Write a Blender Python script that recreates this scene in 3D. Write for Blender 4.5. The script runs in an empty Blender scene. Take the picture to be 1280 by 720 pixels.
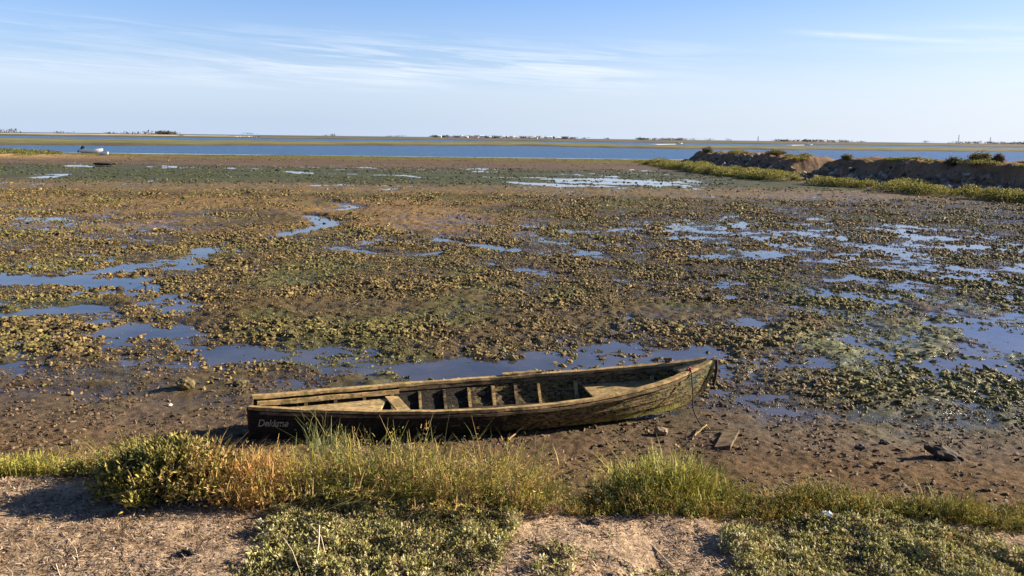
import bpy, bmesh, math, random
import numpy as np
from mathutils import Vector, Matrix

rng = np.random.default_rng(7)
random.seed(7)
C = bpy.context.scene.collection
R = math.radians
SC = bpy.context.scene

# ------------------------------------------------------------------ camera
CAM_H, F_PX, PITCH, ROLL = 3.6, 995.6, R(10.69), R(0.67)
cam_d = bpy.data.cameras.new("camera")
cam_d.lens, cam_d.sensor_width = 28.0, 36.0
cam_d.clip_start, cam_d.clip_end = 0.05, 30000
cam = bpy.data.objects.new("camera", cam_d)
C.objects.link(cam)
cam.matrix_world = (Matrix.Translation((0, 0, CAM_H)) @ Matrix.Rotation(math.pi / 2 - PITCH, 4, 'X')
                    @ Matrix.Rotation(ROLL, 4, 'Z'))
SC.camera = cam
M3 = np.array(cam.matrix_world.to_3x3())


def gp(px, py, z=0.0):
    """point of the horizontal plane z seen at a photo position (layout measuring only)"""
    d = M3 @ np.array([(px - 640) / F_PX, -(py - 360) / F_PX, -1.0])
    t = (z - CAM_H) / d[2]
    return np.array([d[0] * t, d[1] * t, z])


# ------------------------------------------------------------------ noise
def _hash(ix, iy, s):
    n = (ix.astype(np.int64) * 374761393 + iy.astype(np.int64) * 668265263 + s * 144269504) & 0xffffffff
    n = ((n ^ (n >> 13)) * 1274126177) & 0xffffffff
    n = ((n ^ (n >> 15)) * 2246822519) & 0xffffffff
    return ((n ^ (n >> 16)) & 0xffff) / 65535.0


def pn(x, y, s=0):
    x, y = np.broadcast_arrays(np.asarray(x, float), np.asarray(y, float))
    ix, iy = np.floor(x), np.floor(y)
    fx, fy = x - ix, y - iy
    ux, uy = fx * fx * fx * (fx * (fx * 6 - 15) + 10), fy * fy * fy * (fy * (fy * 6 - 15) + 10)

    def g(dx, dy):
        a = _hash(ix + dx, iy + dy, s) * 6.2831853
        return np.cos(a) * (fx - dx) + np.sin(a) * (fy - dy)
    a, b, c, d = g(0, 0), g(1, 0), g(0, 1), g(1, 1)
    return 1.4 * ((a * (1 - ux) + b * ux) * (1 - uy) + (c * (1 - ux) + d * ux) * uy)


def fbm(x, y, o=4, s=0, gain=0.5):
    v, a, f = 0.0, 1.0, 1.0
    for i in range(o):
        v = v + a * pn(x * f, y * f, s + i * 17)
        a, f = a * gain, f * 2.03
    return v


def sst(v, a, b):
    t = np.clip((v - a) / (b - a), 0, 1)
    return t * t * (3 - 2 * t)


def spl(xs, ys, x):
    xs, ys = np.array(xs, float), np.array(ys, float)
    m = np.gradient(ys, xs)
    x = np.clip(np.asarray(x, float), xs[0], xs[-1])
    i = np.clip(np.searchsorted(xs, x, side='right') - 1, 0, len(xs) - 2)
    h = xs[i + 1] - xs[i]
    t = (x - xs[i]) / h
    return ((2 * t**3 - 3 * t**2 + 1) * ys[i] + (t**3 - 2 * t**2 + t) * h * m[i]
            + (-2 * t**3 + 3 * t**2) * ys[i + 1] + (t**3 - t**2) * h * m[i + 1])


def seg_dist(x, y, pts, rads):
    """min over a polyline of (distance / local radius)"""
    best = np.full(np.shape(x), 1e9)
    for (p, q, r0, r1) in zip(pts[:-1], pts[1:], rads[:-1], rads[1:]):
        dx, dy = q[0] - p[0], q[1] - p[1]
        t = np.clip(((x - p[0]) * dx + (y - p[1]) * dy) / (dx * dx + dy * dy + 1e-9), 0, 1)
        d = np.hypot(x - p[0] - t * dx, y - p[1] - t * dy) / (r0 + (r1 - r0) * t)
        best = np.minimum(best, d)
    return best


# ------------------------------------------------------------------ mesh helpers
def tagp(o, label=None, cat=None, group=None, kind=None):
    if label: o['label'] = label
    if cat: o['category'] = cat
    if group: o['group'] = group
    if kind: o['kind'] = kind
    return o


def link(name, me, mat=None, parent=None):
    o = bpy.data.objects.new(name, me)
    C.objects.link(o)
    if mat: me.materials.append(mat)
    if parent: o.parent = parent
    return o


def empty(name, loc=(0, 0, 0), rz=0.0, rx=0.0):
    o = bpy.data.objects.new(name, None)
    o.empty_display_size = 0.2
    C.objects.link(o)
    o.location = loc
    o.rotation_euler = (rx, 0, rz)
    return o


def np_mesh(name, V, faces, mat=None, col=None, smooth=False, parent=None, attrs=None):
    """faces: list of int arrays, each (n,k)"""
    V = np.ascontiguousarray(V, dtype=np.float32)
    if len(V) == 0: print('EMPTY', name)
    me = bpy.data.meshes.new(name)
    me.vertices.add(len(V))
    me.vertices.foreach_set('co', V.ravel())
    if not isinstance(faces, (list, tuple)): faces = [faces]
    loops = np.concatenate([f.ravel() for f in faces]).astype(np.int32)
    tot = np.concatenate([np.full(len(f), f.shape[1], np.int32) for f in faces])
    start = np.concatenate([[0], np.cumsum(tot)[:-1]]).astype(np.int32)
    me.loops.add(len(loops))
    me.loops.foreach_set('vertex_index', loops)
    me.polygons.add(len(tot))
    me.polygons.foreach_set('loop_start', start)
    me.polygons.foreach_set('loop_total', tot)
    me.polygons.foreach_set('use_smooth', np.full(len(tot), smooth, dtype=bool))
    me.update(calc_edges=True)
    if col is not None:
        a = me.color_attributes.new('Col', 'FLOAT_COLOR', 'POINT')
        c4 = np.ones((len(V), 4), np.float32)
        c4[:, :3] = col
        a.data.foreach_set('color', c4.ravel())
    for k, v in (attrs or {}).items():
        a = me.attributes.new(k, 'FLOAT', 'POINT')
        a.data.foreach_set('value', np.ascontiguousarray(v, np.float32))
    return link(name, me, mat, parent)


def grid_faces(nr, nc):
    i = np.arange(nr - 1)[:, None] * nc + np.arange(nc - 1)[None, :]
    i = i.ravel()
    return np.stack([i, i + 1, i + nc + 1, i + nc], 1)


def beam(P, w, h, jit=0.0, N=None, close=True):
    """rectangular bar swept along P; w across (horizontal normal), h up; returns V,F"""
    P = np.array(P, float)
    n = len(P)
    T = np.gradient(P, axis=0)
    T /= np.linalg.norm(T, axis=1)[:, None] + 1e-9
    up = np.array([0, 0, 1.0])
    if N is None:
        N = np.cross(T, up)
        N /= np.linalg.norm(N, axis=1)[:, None] + 1e-9
    B = np.cross(N, T)
    w = np.broadcast_to(w, (n,))[:, None] / 2
    h = np.broadcast_to(h, (n,))[:, None] / 2
    cor = [P - N * w - B * h, P + N * w - B * h, P + N * w + B * h, P - N * w + B * h]
    V = np.stack(cor, 1).reshape(-1, 3)
    if jit: V = V + rng.normal(0, jit, V.shape)
    F = []
    for i in range(n - 1):
        a, b = i * 4, i * 4 + 4
        for k in range(4):
            l = (k + 1) % 4
            F.append((a + k, a + l, b + l, b + k))
    if close:
        F.append((3, 2, 1, 0))
        e = (n - 1) * 4
        F.append((e, e + 1, e + 2, e + 3))
    return V, np.array(F)


def tube(P, r, k=6):
    P = np.array(P, float)
    n = len(P)
    T = np.gradient(P, axis=0)
    T /= np.linalg.norm(T, axis=1)[:, None] + 1e-9
    ref = np.array([0.3, 0.2, 1.0]) if abs(T[0][2]) < .9 else np.array([1.0, 0.1, 0])
    N = np.cross(T, ref); N /= np.linalg.norm(N, axis=1)[:, None] + 1e-9
    B = np.cross(T, N)
    r = np.broadcast_to(r, (n,))
    a = np.arange(k) / k * 2 * math.pi
    V = (P[:, None] + r[:, None, None] * (np.cos(a)[None, :, None] * N[:, None] + np.sin(a)[None, :, None] * B[:, None])).reshape(-1, 3)
    V = np.vstack([V, P[:1], P[-1:]])
    F4, F3 = [], []
    for i in range(n - 1):
        for j in range(k):
            l = (j + 1) % k
            F4.append((i * k + j, i * k + l, i * k + k + l, i * k + k + j))
    for j in range(k):
        F3.append((n * k, (j + 1) % k, j))
        F3.append((n * k + 1, (n - 1) * k + j, (n - 1) * k + (j + 1) % k))
    return V, [np.array(F4), np.array(F3)]


def merge(parts):
    Vs, F = [], {}
    off = 0
    for V, Fs in parts:
        if not isinstance(Fs, (list, tuple)): Fs = [Fs]
        for f in Fs:
            f = np.asarray(f)
            F.setdefault(f.shape[1], []).append(f + off)
        Vs.append(V); off += len(V)
    return np.vstack(Vs), [np.vstack(v) for v in F.values()]


def box(x0, x1, y0, y1, z0, z1):
    V = np.array([(x, y, z) for z in (z0, z1) for (x, y) in ((x0, y0), (x1, y0), (x1, y1), (x0, y1))], float)
    F = np.array([(3, 2, 1, 0), (4, 5, 6, 7), (0, 1, 5, 4), (1, 2, 6, 5), (2, 3, 7, 6), (3, 0, 4, 7)])
    return V, F


# ------------------------------------------------------------------ materials
def nmat(name):
    m = bpy.data.materials.new(name)
    m.use_nodes = True
    nt = m.node_tree
    for n in list(nt.nodes): nt.nodes.remove(n)
    out = nt.nodes.new('ShaderNodeOutputMaterial')
    return m, nt, out


def N(nt, t, **kw):
    n = nt.nodes.new('ShaderNode' + t)
    for k, v in kw.items():
        if k in n.inputs.keys() if isinstance(k, str) else False:
            n.inputs[k].default_value = v
        else:
            setattr(n, k, v)
    return n


def noise(nt, vec, scale, detail=4, rough=.55, dist=0.0):
    n = nt.nodes.new('ShaderNodeTexNoise')
    n.inputs['Scale'].default_value = scale
    n.inputs['Detail'].default_value = detail
    n.inputs['Roughness'].default_value = rough
    n.inputs['Distortion'].default_value = dist
    if vec is not None: nt.links.new(vec, n.inputs['Vector'])
    return n.outputs['Fac']


def mrange(nt, v, a, b, c, d):
    n = nt.nodes.new('ShaderNodeMapRange')
    nt.links.new(v, n.inputs[0])
    for i, q in enumerate((a, b, c, d)): n.inputs[i + 1].default_value = q
    return n.outputs[0]


def mixc(nt, fac, a, b, mode='MIX'):
    n = nt.nodes.new('ShaderNodeMix')
    n.data_type = 'RGBA'
    n.blend_type = mode
    for sock, v in ((n.inputs[0], fac), (n.inputs[6], a), (n.inputs[7], b)):
        if hasattr(v, 'is_output'): nt.links.new(v, sock)
        elif isinstance(v, (int, float)): sock.default_value = v
        else: sock.default_value = (*v, 1)
    return n.outputs[2]


def math_n(nt, op, a, b=None):
    n = nt.nodes.new('ShaderNodeMath')
    n.operation = op
    for s, v in ((n.inputs[0], a), (n.inputs[1], b)):
        if v is None: continue
        if hasattr(v, 'is_output'): nt.links.new(v, s)
        else: s.default_value = v
    return n.outputs[0]


def bump(nt, h, strength, dist, prev=None):
    n = nt.nodes.new('ShaderNodeBump')
    n.inputs['Strength'].default_value = strength
    n.inputs['Distance'].default_value = dist
    nt.links.new(h, n.inputs['Height'])
    if prev is not None: nt.links.new(prev, n.inputs['Normal'])
    return n.outputs[0]


def objco(nt, scale=None):
    t = nt.nodes.new('ShaderNodeTexCoord')
    v = t.outputs['Object']
    if scale:
        m = nt.nodes.new('ShaderNodeMapping')
        m.inputs['Scale'].default_value = scale
        nt.links.new(v, m.inputs['Vector'])
        v = m.outputs[0]
    return v


def attr(nt, name):
    a = nt.nodes.new('ShaderNodeAttribute')
    a.attribute_name = name
    return a


def principled(nt, out, col=None, rough=.8, nrm=None, spec=.5):
    p = nt.nodes.new('ShaderNodeBsdfPrincipled')
    for k, v in (('Base Color', col), ('Roughness', rough), ('Specular IOR Level', spec), ('Normal', nrm)):
        if v is None: continue
        if hasattr(v, 'is_output'): nt.links.new(v, p.inputs[k])
        elif isinstance(v, (int, float)): p.inputs[k].default_value = v
        else: p.inputs[k].default_value = (*v, 1)
    nt.links.new(p.outputs[0], out.inputs[0])
    return p


def mat_ground():
    m, nt, out = nmat('mud_and_soil')
    co = objco(nt)
    col = attr(nt, 'Col').outputs['Color']
    wet = attr(nt, 'wet').outputs['Fac']
    n1 = mrange(nt, noise(nt, co, 9, 6, .65), .3, .7, .55, 1.4)
    n2 = mrange(nt, noise(nt, co, 55, 5, .65), .3, .7, .5, 1.5)
    n3 = mrange(nt, noise(nt, co, .35, 4, .6), .3, .7, .82, 1.18)
    k = math_n(nt, 'MULTIPLY', math_n(nt, 'MULTIPLY', n1, n2), n3)
    c = mixc(nt, 1.0, col, k, 'MULTIPLY')
    rough = mrange(nt, wet, 0, 1, .95, .24)
    b = bump(nt, noise(nt, co, 28, 5, .65), .8, .02)
    b = bump(nt, noise(nt, co, 120, 4, .65), .7, .006, b)
    sp = mrange(nt, wet, 0, 1, .04, .6)
    p = principled(nt, out, c, rough, b, .3)
    nt.links.new(sp, p.inputs['Specular IOR Level'])
    return m


def mat_vcol(name, rough=.8, spec=.3, var=.35, scale=30, transl=0.0, bmp=0):
    m, nt, out = nmat(name)
    co = objco(nt)
    col = attr(nt, 'Col').outputs['Color']
    c = mixc(nt, 1.0, col, mrange(nt, noise(nt, co, scale, 4, .6), .3, .7, 1 - var, 1 + var), 'MULTIPLY')
    b = bump(nt, noise(nt, co, scale * 1.5, 4), .7, bmp) if bmp else None
    p = principled(nt, out, c, rough, b, spec)
    if transl:
        t = nt.nodes.new('ShaderNodeBsdfTranslucent')
        nt.links.new(c, t.inputs[0])
        mx = nt.nodes.new('ShaderNodeMixShader')
        mx.inputs[0].default_value = transl
        nt.links.new(p.outputs[0], mx.inputs[1]); nt.links.new(t.outputs[0], mx.inputs[2])
        nt.links.new(mx.outputs[0], out.inputs[0])
    return m


def mat_pool():
    m, nt, out = nmat('shallow_water')
    co = objco(nt)
    b = bump(nt, noise(nt, co, 5, 3, .5), .10, .02)
    b = bump(nt, noise(nt, objco(nt, (1, 2.2, 1)), 22, 2, .5), .06, .008, b)
    tr = nt.nodes.new('ShaderNodeBsdfTransparent')
    tr.inputs[0].default_value = (.70, .68, .64, 1)
    gl = nt.nodes.new('ShaderNodeBsdfGlossy')
    gl.inputs['Roughness'].default_value = .06
    gl.inputs['Color'].default_value = (.97, .98, 1, 1)
    nt.links.new(b, gl.inputs['Normal'])
    fr = nt.nodes.new('ShaderNodeFresnel')
    fr.inputs['IOR'].default_value = 1.34
    nt.links.new(b, fr.inputs['Normal'])
    df = nt.nodes.new('ShaderNodeBsdfDiffuse')
    df.inputs[0].default_value = (.19, .175, .165, 1)
    sm = nt.nodes.new('ShaderNodeMixShader')
    nt.links.new(mrange(nt, noise(nt, co, .7, 5, .6), .35, .65, .18, .42), sm.inputs[0])
    nt.links.new(tr.outputs[0], sm.inputs[1]); nt.links.new(df.outputs[0], sm.inputs[2])
    mx = nt.nodes.new('ShaderNodeMixShader')
    nt.links.new(fr.outputs[0], mx.inputs[0])
    nt.links.new(sm.outputs[0], mx.inputs[1]); nt.links.new(gl.outputs[0], mx.inputs[2])
    nt.links.new(mx.outputs[0], out.inputs[0])
    return m


def mat_lagoon():
    m, nt, out = nmat('lagoon_water')
    b = bump(nt, noise(nt, objco(nt, (.35, 1, 1)), 1.6, 4, .6), 1.0, .55)
    big = mrange(nt, noise(nt, objco(nt, (.02, .16, 1)), 1.0, 4, .6), .35, .65, 0, 1)
    c = mixc(nt, big, (.030, .080, .165), (.045, .105, .20))
    principled(nt, out, c, .30, b, .32)
    return m


def mat_wood(name, a, b_, c_, grain=(1.2, 22, 22), rough=.85, moss=None, bmp=.006):
    m, nt, out = nmat(name)
    co = objco(nt)
    g = noise(nt, objco(nt, grain), 2.0, 6, .65, .4)
    col = mixc(nt, mrange(nt, g, .32, .68, 0, 1), a, b_)
    col = mixc(nt, mrange(nt, noise(nt, co, 5, 5, .65), .48, .66, 0, .8), col, c_)
    col = mixc(nt, mrange(nt, noise(nt, objco(nt, (1, 1.6, 1.6)), 13, 7, .72), .50, .62, 0, .75), col, tuple(v * .42 for v in c_))
    if moss: col = mixc(nt, mrange(nt, noise(nt, co, 9, 6, .7), .50, .62, 0, .9), col, moss)
    n = bump(nt, g, .8, bmp)
    n = bump(nt, noise(nt, co, 60, 4), .6, .004, n)
    principled(nt, out, col, rough, n, .25)
    return m


def mat_hull():
    """dark weathered paint along the hull, worn to wood and moss towards the bow (real wear, by place on the hull)"""
    m, nt, out = nmat('weathered_hull')
    co = objco(nt)
    sep = nt.nodes.new('ShaderNodeSeparateXYZ'); nt.links.new(co, sep.inputs[0])
    g = noise(nt, objco(nt, (1.6, 6, 12)), 2.6, 7, .74, .6)
    wood = mixc(nt, mrange(nt, g, .36, .64, 0, 1), (.055, .037, .018), (.36, .25, .12))
    mossm = mrange(nt, noise(nt, objco(nt, (1, 1, 1.5)), 9, 8, .76), .46, .57, 0, .92)
    wood = mixc(nt, mossm, wood, (.135, .130, .026))
    paint = mixc(nt, mrange(nt, noise(nt, co, 12, 6, .7), .4, .62, 0, 1), (.014, .015, .016), (.045, .036, .022))
    wear = math_n(nt, 'ADD', mrange(nt, sep.outputs[0], 1.4, 4.8, -.16, .40), noise(nt, objco(nt, (1, 1, 2.2)), 6.0, 8, .76))
    col = mixc(nt, mrange(nt, wear, .56, .63, 0, 1), paint, wood)
    tq = math_n(nt, 'ADD', mrange(nt, sep.outputs[0], 4.2, 5.5, -.20, .02), noise(nt, objco(nt, (1, 1, 1.3)), 8.5, 6, .74))
    tq = math_n(nt, 'ADD', tq, mrange(nt, sep.outputs[2], .25, .50, -.06, .05))
    col = mixc(nt, mrange(nt, tq, .55, .59, 0, .85), col, (.045, .125, .105))
    dk = noise(nt, objco(nt, (1.2, 1, 2.6)), 15, 8, .78)
    col = mixc(nt, mrange(nt, dk, .49, .54, 0, .94), col, (.013, .010, .006))
    low = math_n(nt, 'ADD', mrange(nt, sep.outputs[2], .0, .30, .30, -.30), noise(nt, co, 7, 7, .72))
    low = math_n(nt, 'MULTIPLY', mrange(nt, low, .52, .62, 0, .9), mrange(nt, sep.outputs[0], 3.6, 4.8, 0, 1))
    col = mixc(nt, low, col, (.24, .225, .035))
    n = bump(nt, g, .9, .012)
    n = bump(nt, noise(nt, co, 30, 6, .75), 1.0, .020, n)
    principled(nt, out, col, .85, n, .25)
    return m


def mat_flat(name, col, rough=.6, spec=.4, var=.15, scale=6):
    m, nt, out = nmat(name)
    c = mixc(nt, mrange(nt, noise(nt, objco(nt), scale, 4), .3, .7, 0, 1), tuple(v * (1 - var) for v in col), tuple(min(1, v * (1 + var)) for v in col))
    principled(nt, out, c, rough, None, spec)
    return m


G_MAT = mat_ground()
CLOD = mat_vcol('clods', .75, .35, .45, 25, 0, .01)
LEAF = mat_vcol('foliage', .6, .25, .25, 20, .22)
STRAW = mat_vcol('straw', .8, .2, .25, 20, .1)
WOOD_PALE = mat_wood('weathered_wood', (.27, .18, .075), (.58, .41, .19), (.17, .12, .05), moss=(.16, .125, .04))
WOOD_MID = mat_wood('brown_wood', (.10, .07, .037), (.24, .175, .095), (.04, .03, .018))
WOOD_DARK = mat_wood('dark_wood', (.03, .022, .014), (.085, .06, .036), (.018, .014, .010))
HULL = mat_hull()

# ------------------------------------------------------------------ terrain height
PU = [-12, -1, -.25, 0, .3, .6, 1.5, 2.5, 3.5, 4.5, 5.5, 6.8, 8.5, 600]
PZ = [2.10, 2.02, 2.0, 1.95, 1.74, 1.55, 1.02, .58, .33, .20, .115, .045, .025, .025]


def edge(x):
    return 3.45 - .07 * x + .10 * pn(x * .9, 3.3, 11) + .04 * pn(x * 3.1, 7.7, 12)


def pts(L, z=0.0):
    return [gp(a, b, z) for a, b in L]


# channels and pools: photo positions turned into ground points, radius in metres
STROKES = [
    (pts([(60, 352), (150, 352), (185, 360), (215, 385), (208, 408), (255, 432), (340, 440), (430, 446), (520, 460), (600, 462)]), [.4, .7, .8, .65, .7, .8, .8, .85, .8, .7], .10),
    (pts([(560, 462), (640, 455), (740, 443), (800, 440), (872, 440)]), [.7, .75, .8, .75, .55], .10),
    (pts([(120, 385), (150, 415), (160, 428)]), [.5, .5, .4], .08),
    (pts([(-40, 400), (40, 388), (120, 385)]), [.5, .4, .5], .08),
    (pts([(-30, 350), (40, 352), (110, 345), (170, 330)]), [.7, .6, .5, .4], .08),
    (pts([(238, 335), (240, 320), (246, 312)]), [.5, .5, .5], .09),
    (pts([(312, 299), (330, 298), (350, 295), (398, 284), (408, 278), (398, 272), (378, 268)]), [.2, .42, .6, .8, .85, .7, .45], .22),
    (pts([(412, 263), (438, 261), (436, 256), (400, 252)]), [.6, .8, .7, .6], .16),
    (pts([(472, 240), (490, 236)]), [.4, .7], .10),
    (pts([(362, 214), (380, 217), (440, 218), (500, 219), (526, 222)]), [.7, 1.6, 1.2, 1.3, .9], .12),
    (pts([(385, 232), (430, 231), (520, 233)]), [.6, .8, .5], .10),
    (pts([(180, 222), (250, 222)]), [.6, .6], .1),
    (pts([(55, 222), (72, 218)]), [1.2, 1.8], .12),
    (pts([(96, 207), (120, 208)]), [1.6, 2.2], .12),
    (pts([(555, 300), (600, 307), (640, 314)]), [.5, .6, .4], .10),
    (pts([(500, 320), (540, 317), (560, 312)]), [.3, .4, .4], .09),
    (pts([(555, 361), (588, 360)]), [.35, .4], .09),
    (pts([(430, 380), (465, 377)]), [.3, .35], .08),
    (pts([(376, 390), (410, 387)]), [.3, .3], .08),
    (pts([(870, 410), (920, 405), (970, 398)]), [.45, .5, .4], .09),
    (pts([(930, 420), (960, 424)]), [.35, .35], .08),
    (pts([(1040, 352), (1075, 347), (1100, 350)]), [.3, .4, .3], .08),
    (pts([(1160, 348), (1185, 346), (1215, 350)]), [.3, .5, .3], .09),
    (pts([(1170, 405), (1220, 410), (1262, 432)]), [.35, .4, .5], .09),
    (pts([(1240, 458), (1300, 470)]), [.4, .4], .08),
    (pts([(645, 228), (700, 232), (760, 233)]), [1.0, 1.6, 1.2], .12),
    (pts([(690, 224), (760, 224), (830, 228)]), [1.0, 1.9, 1.0], .12),
    (pts([(715, 228), (790, 230), (850, 232)]), [1.0, 1.8, .9], .12),
    (pts([(570, 219), (620, 222), (680, 222)]), [.6, 1.0, .6], .1),
]
# broad wetter (-) and drier (+) ground: x,y,rx,ry,dz
BLOBS = []
for (a, b, rx, ry, dz) in [(80, 370, 5.5, 5.0, -.016), (40, 455, 3.5, 2.2, -.022), (120, 295, 7, 5, -.018), (1190, 330, 14, 11, -.012),
                           (1010, 300, 10, 9, -.022), (1240, 430, 5, 5, -.008), (1000, 480, 3.5, 1.7, -.020), (1180, 505, 3.5, 1.4, -.012),
                           (730, 227, 13, 6, -.030), (200, 218, 40, 12, .035), (480, 222, 14, 8, .03), (600, 310, 6, 4, -.022), (420, 277, 8, 9, .050), (120, 246, 26, 7, .06), (560, 245, 26, 7, .04),
                           (300, 370, 3.2, 4.0, .035), (480, 350, 6, 6, .018), (650, 395, 6, 5, .022), (1080, 440, 3.5, 3, .02), (820, 330, 7, 7, .02),
                           (900, 262, 20, 10, .015), (360, 460, 3, .5, -.02)]:
    p = gp(a, b)
    BLOBS.append((p[0], p[1], rx, ry, dz))


def shore(x):
    return 141 + .02 * np.abs(x) + 4 * pn(x * .03, 1.5, 61) + 1.5 * pn(x * .12, 1.5, 62)


def height(x, y):
    x, y = np.broadcast_arrays(np.asarray(x, float), np.asarray(y, float))
    u = y - edge(x)
    u = u + .25 * pn(x * .7, y * .7, 31) * sst(u, .3, 1.5)
    z = np.interp(u, PU, PZ)
    near = 1 - sst(u, .5, 3.0)
    z = z + near * (.016 * fbm(x * 2.1, y * 2.1, 3, 41) + .007 * fbm(x * 15, y * 15, 3, 42))
    mid = sst(u, .3, 2) * (1 - sst(u, 5.5, 8))
    z = z + mid * (.025 * fbm(x * 1.4, y * 1.4, 3, 43) + .014 * fbm(x * 9, y * 9, 3, 44))
    fl = sst(u, 5.0, 8.0)
    far = sst(y, 45, 80)
    lv = np.zeros_like(z)
    for (bx, by, rx, ry, dz) in BLOBS:
        lv = lv + dz * np.exp(-(((x - bx) / rx) ** 2 + ((y - by) / ry) ** 2))
    n = .050 * fbm(x / 1.5, y / 1.5, 4, 51) * (1 - .45 * far) + .030 * fbm(x / 6, y / 6, 2, 52) + (.034 * fbm(x / .36, y / .36, 3, 53) + .018 * fbm(x / .75, y / .45, 2, 58)) * (1 - far)
    z = z + fl * (n + lv - .011 - .007 * (1 - sst(y, 36, 46)) * sst(y, 15, 18) - .003 * sst(x, 2, 8) * (1 - far) + .017 * fbm(x / .9, y / .5, 3, 57) * (1 - far))
    z = z + fl * .10 * sst(y, 92, 112) + .10 * sst(y, 112, 130) * fl
    # sand spit at the left by the lagoon
    z = z + .75 * np.exp(-(((x + 88) / 20) ** 2 + ((y - 117) / 9) ** 2)) * (1 + .5 * fbm(x / 7, y / 7, 3, 71))
    lump = 1 - np.abs(pn(x / .26, y / .26, 59)) * 2 + .6 * pn(x / .11, y / .11, 60)
    z = z + fl * (1 - far) * .022 * lump * sst(u, 6.8, 8.6)
    wob = .30 * fbm(x / 1.1, y / .9, 5, 55, .62) + .25 * fbm(x / 3, y / 3, 2, 56)
    for (P, rr, dep) in STROKES:
        ys = [p[1] for p in P]
        sel = (y > min(ys) - 5) & (y < max(ys) + 5)
        if not sel.any(): continue
        d = seg_dist(x[sel], y[sel], P, rr) + wob[sel]
        z[sel] = z[sel] - dep * .62 * (1 - sst(d, .35, 1.30))
    sh = shore(x)
    z = z - 1.6 * sst(y, sh - 1.5, sh + 22) - .12 * sst(y, sh - 4, sh)
    return z


def fan_rows():
    a = np.linspace(-7, 1.2, 50)
    b = np.linspace(1.2, 12.5, 470)[1:]
    c = 1 / np.linspace(1 / 12.5, 1 / 172, 560)[1:]
    return np.concatenate([a, b, c])


ys = fan_rows()
NC = 860
s = np.linspace(-1, 1, NC)
s = s * (.82 + .18 * s * s)
X = s[None, :] * (.90 * np.abs(ys)[:, None] + 4.5)
Y = np.repeat(ys[:, None], NC, 1)
Z = height(X, Y)


def ground_col(x, y, z):
    n = fbm(x * .8, y * .8, 4, 81)
    nf = fbm(x * 6, y * 6, 3, 82)
    n2 = fbm(x / 9, y / 9, 3, 83)
    u = y - edge(x)
    c = np.zeros(x.shape + (3,))

    def lay(col, w):
        w = np.clip(w, 0, 1)[..., None]
        c[:] = c * (1 - w) + np.array(col) * w
    lay((.090, .063, .027), np.ones_like(x))                       # flats mud
    lay((.078, .064, .026), sst(n, -.1, .5) * .7)
    lay((.092, .096, .029), sst(fbm(x / 4, y / 4, 3, 84), .0, .55) * .7)
    lay((.215, .135, .052), sst(y, 27, 31) * (1 - sst(y, 43, 48)) * sst(n2, -.6, .1) * (1 - sst(x, -2, 6)) * .9)   # dry brown flat
    lay((.185, .127, .050), sst(y, 47, 51) * (1 - sst(y, 58, 64)) * .75)
    lay((.066, .072, .024), sst(y + 3 * n2, 58, 66) * (1 - sst(y + 3 * n2, 84, 94)) * .9)          # green weed band
    lay((.135, .088, .044), sst(y + 4 * n2, 90, 98))
    lay((.125, .085, .050), sst(y + 4 * n2, 98, 106) * sst(nf + n2, -.2, .5))
    lay((.085, .062, .030), sst(y, 70, 90) * sst(fbm(x / 14, y / 2.5, 4, 86), .0, .5) * .7)
    lay((.130, .125, .035), sst(y + 8 * n2 + .02 * np.abs(x), 116, 126) * .85)
    lay((.38, .26, .13), np.exp(-(((x + 86) / 22) ** 2 + ((y - 114) / 8) ** 2)) * 1.5)
    # pale green weed mats at the right
    for (a, b, rx, ry) in [(1150, 388, 2.8, 1.8), (1240, 440, 3.4, 1.7), (1130, 445, 2.4, 1.4), (1060, 425, 1.6, 1.2), (1200, 470, 2.5, .9)]:
        p = gp(a, b)
        lay((.185, .190, .080), 1.3 * np.exp(-(((x - p[0]) / rx) ** 2 + ((y - p[1]) / ry) ** 2)) * sst(n + nf * .6, -.35, .25))
    # beach
    lay((.105, .072, .042), (1 - sst(u + .5 * n, 5.6, 7.2)))
    lay((.130, .084, .044), (1 - sst(u + .6 * n, 4.6, 5.6)) * sst(nf + n, -.5, .4) * .9)
    lay((.165, .105, .045), (1 - sst(u + .6 * n, 3.0, 4.8)) * sst(nf, -.2, .4) * .6)
    # bank top
    lay((.36, .262, .170), 1 - sst(u + .15 * nf, .1, .9))
    lay((.26, .18, .108), (1 - sst(u, .1, .9)) * sst(nf + .6 * n, .0, .6) * .8)
    return c


COL = ground_col(X, Y, Z)
u = Y - edge(X)
WET = (1 - sst(Z, .0, .07)) * sst(u, 4.5, 6.5) * (1 - .92 * sst(Y, 42, 62)) + .35 * (1 - sst(Z, .05, .22)) * sst(u, 4, 6)
WET = np.clip(WET, 0, 1)
COL = COL * (1 - .30 * WET[..., None])
V = np.stack([X, Y, Z], -1).reshape(-1, 3)
o = np_mesh('mudflat', V, grid_faces(len(ys), NC), G_MAT, COL.reshape(-1, 3), True, attrs={'wet': WET.ravel()})
tagp(o, kind='structure')

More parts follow.
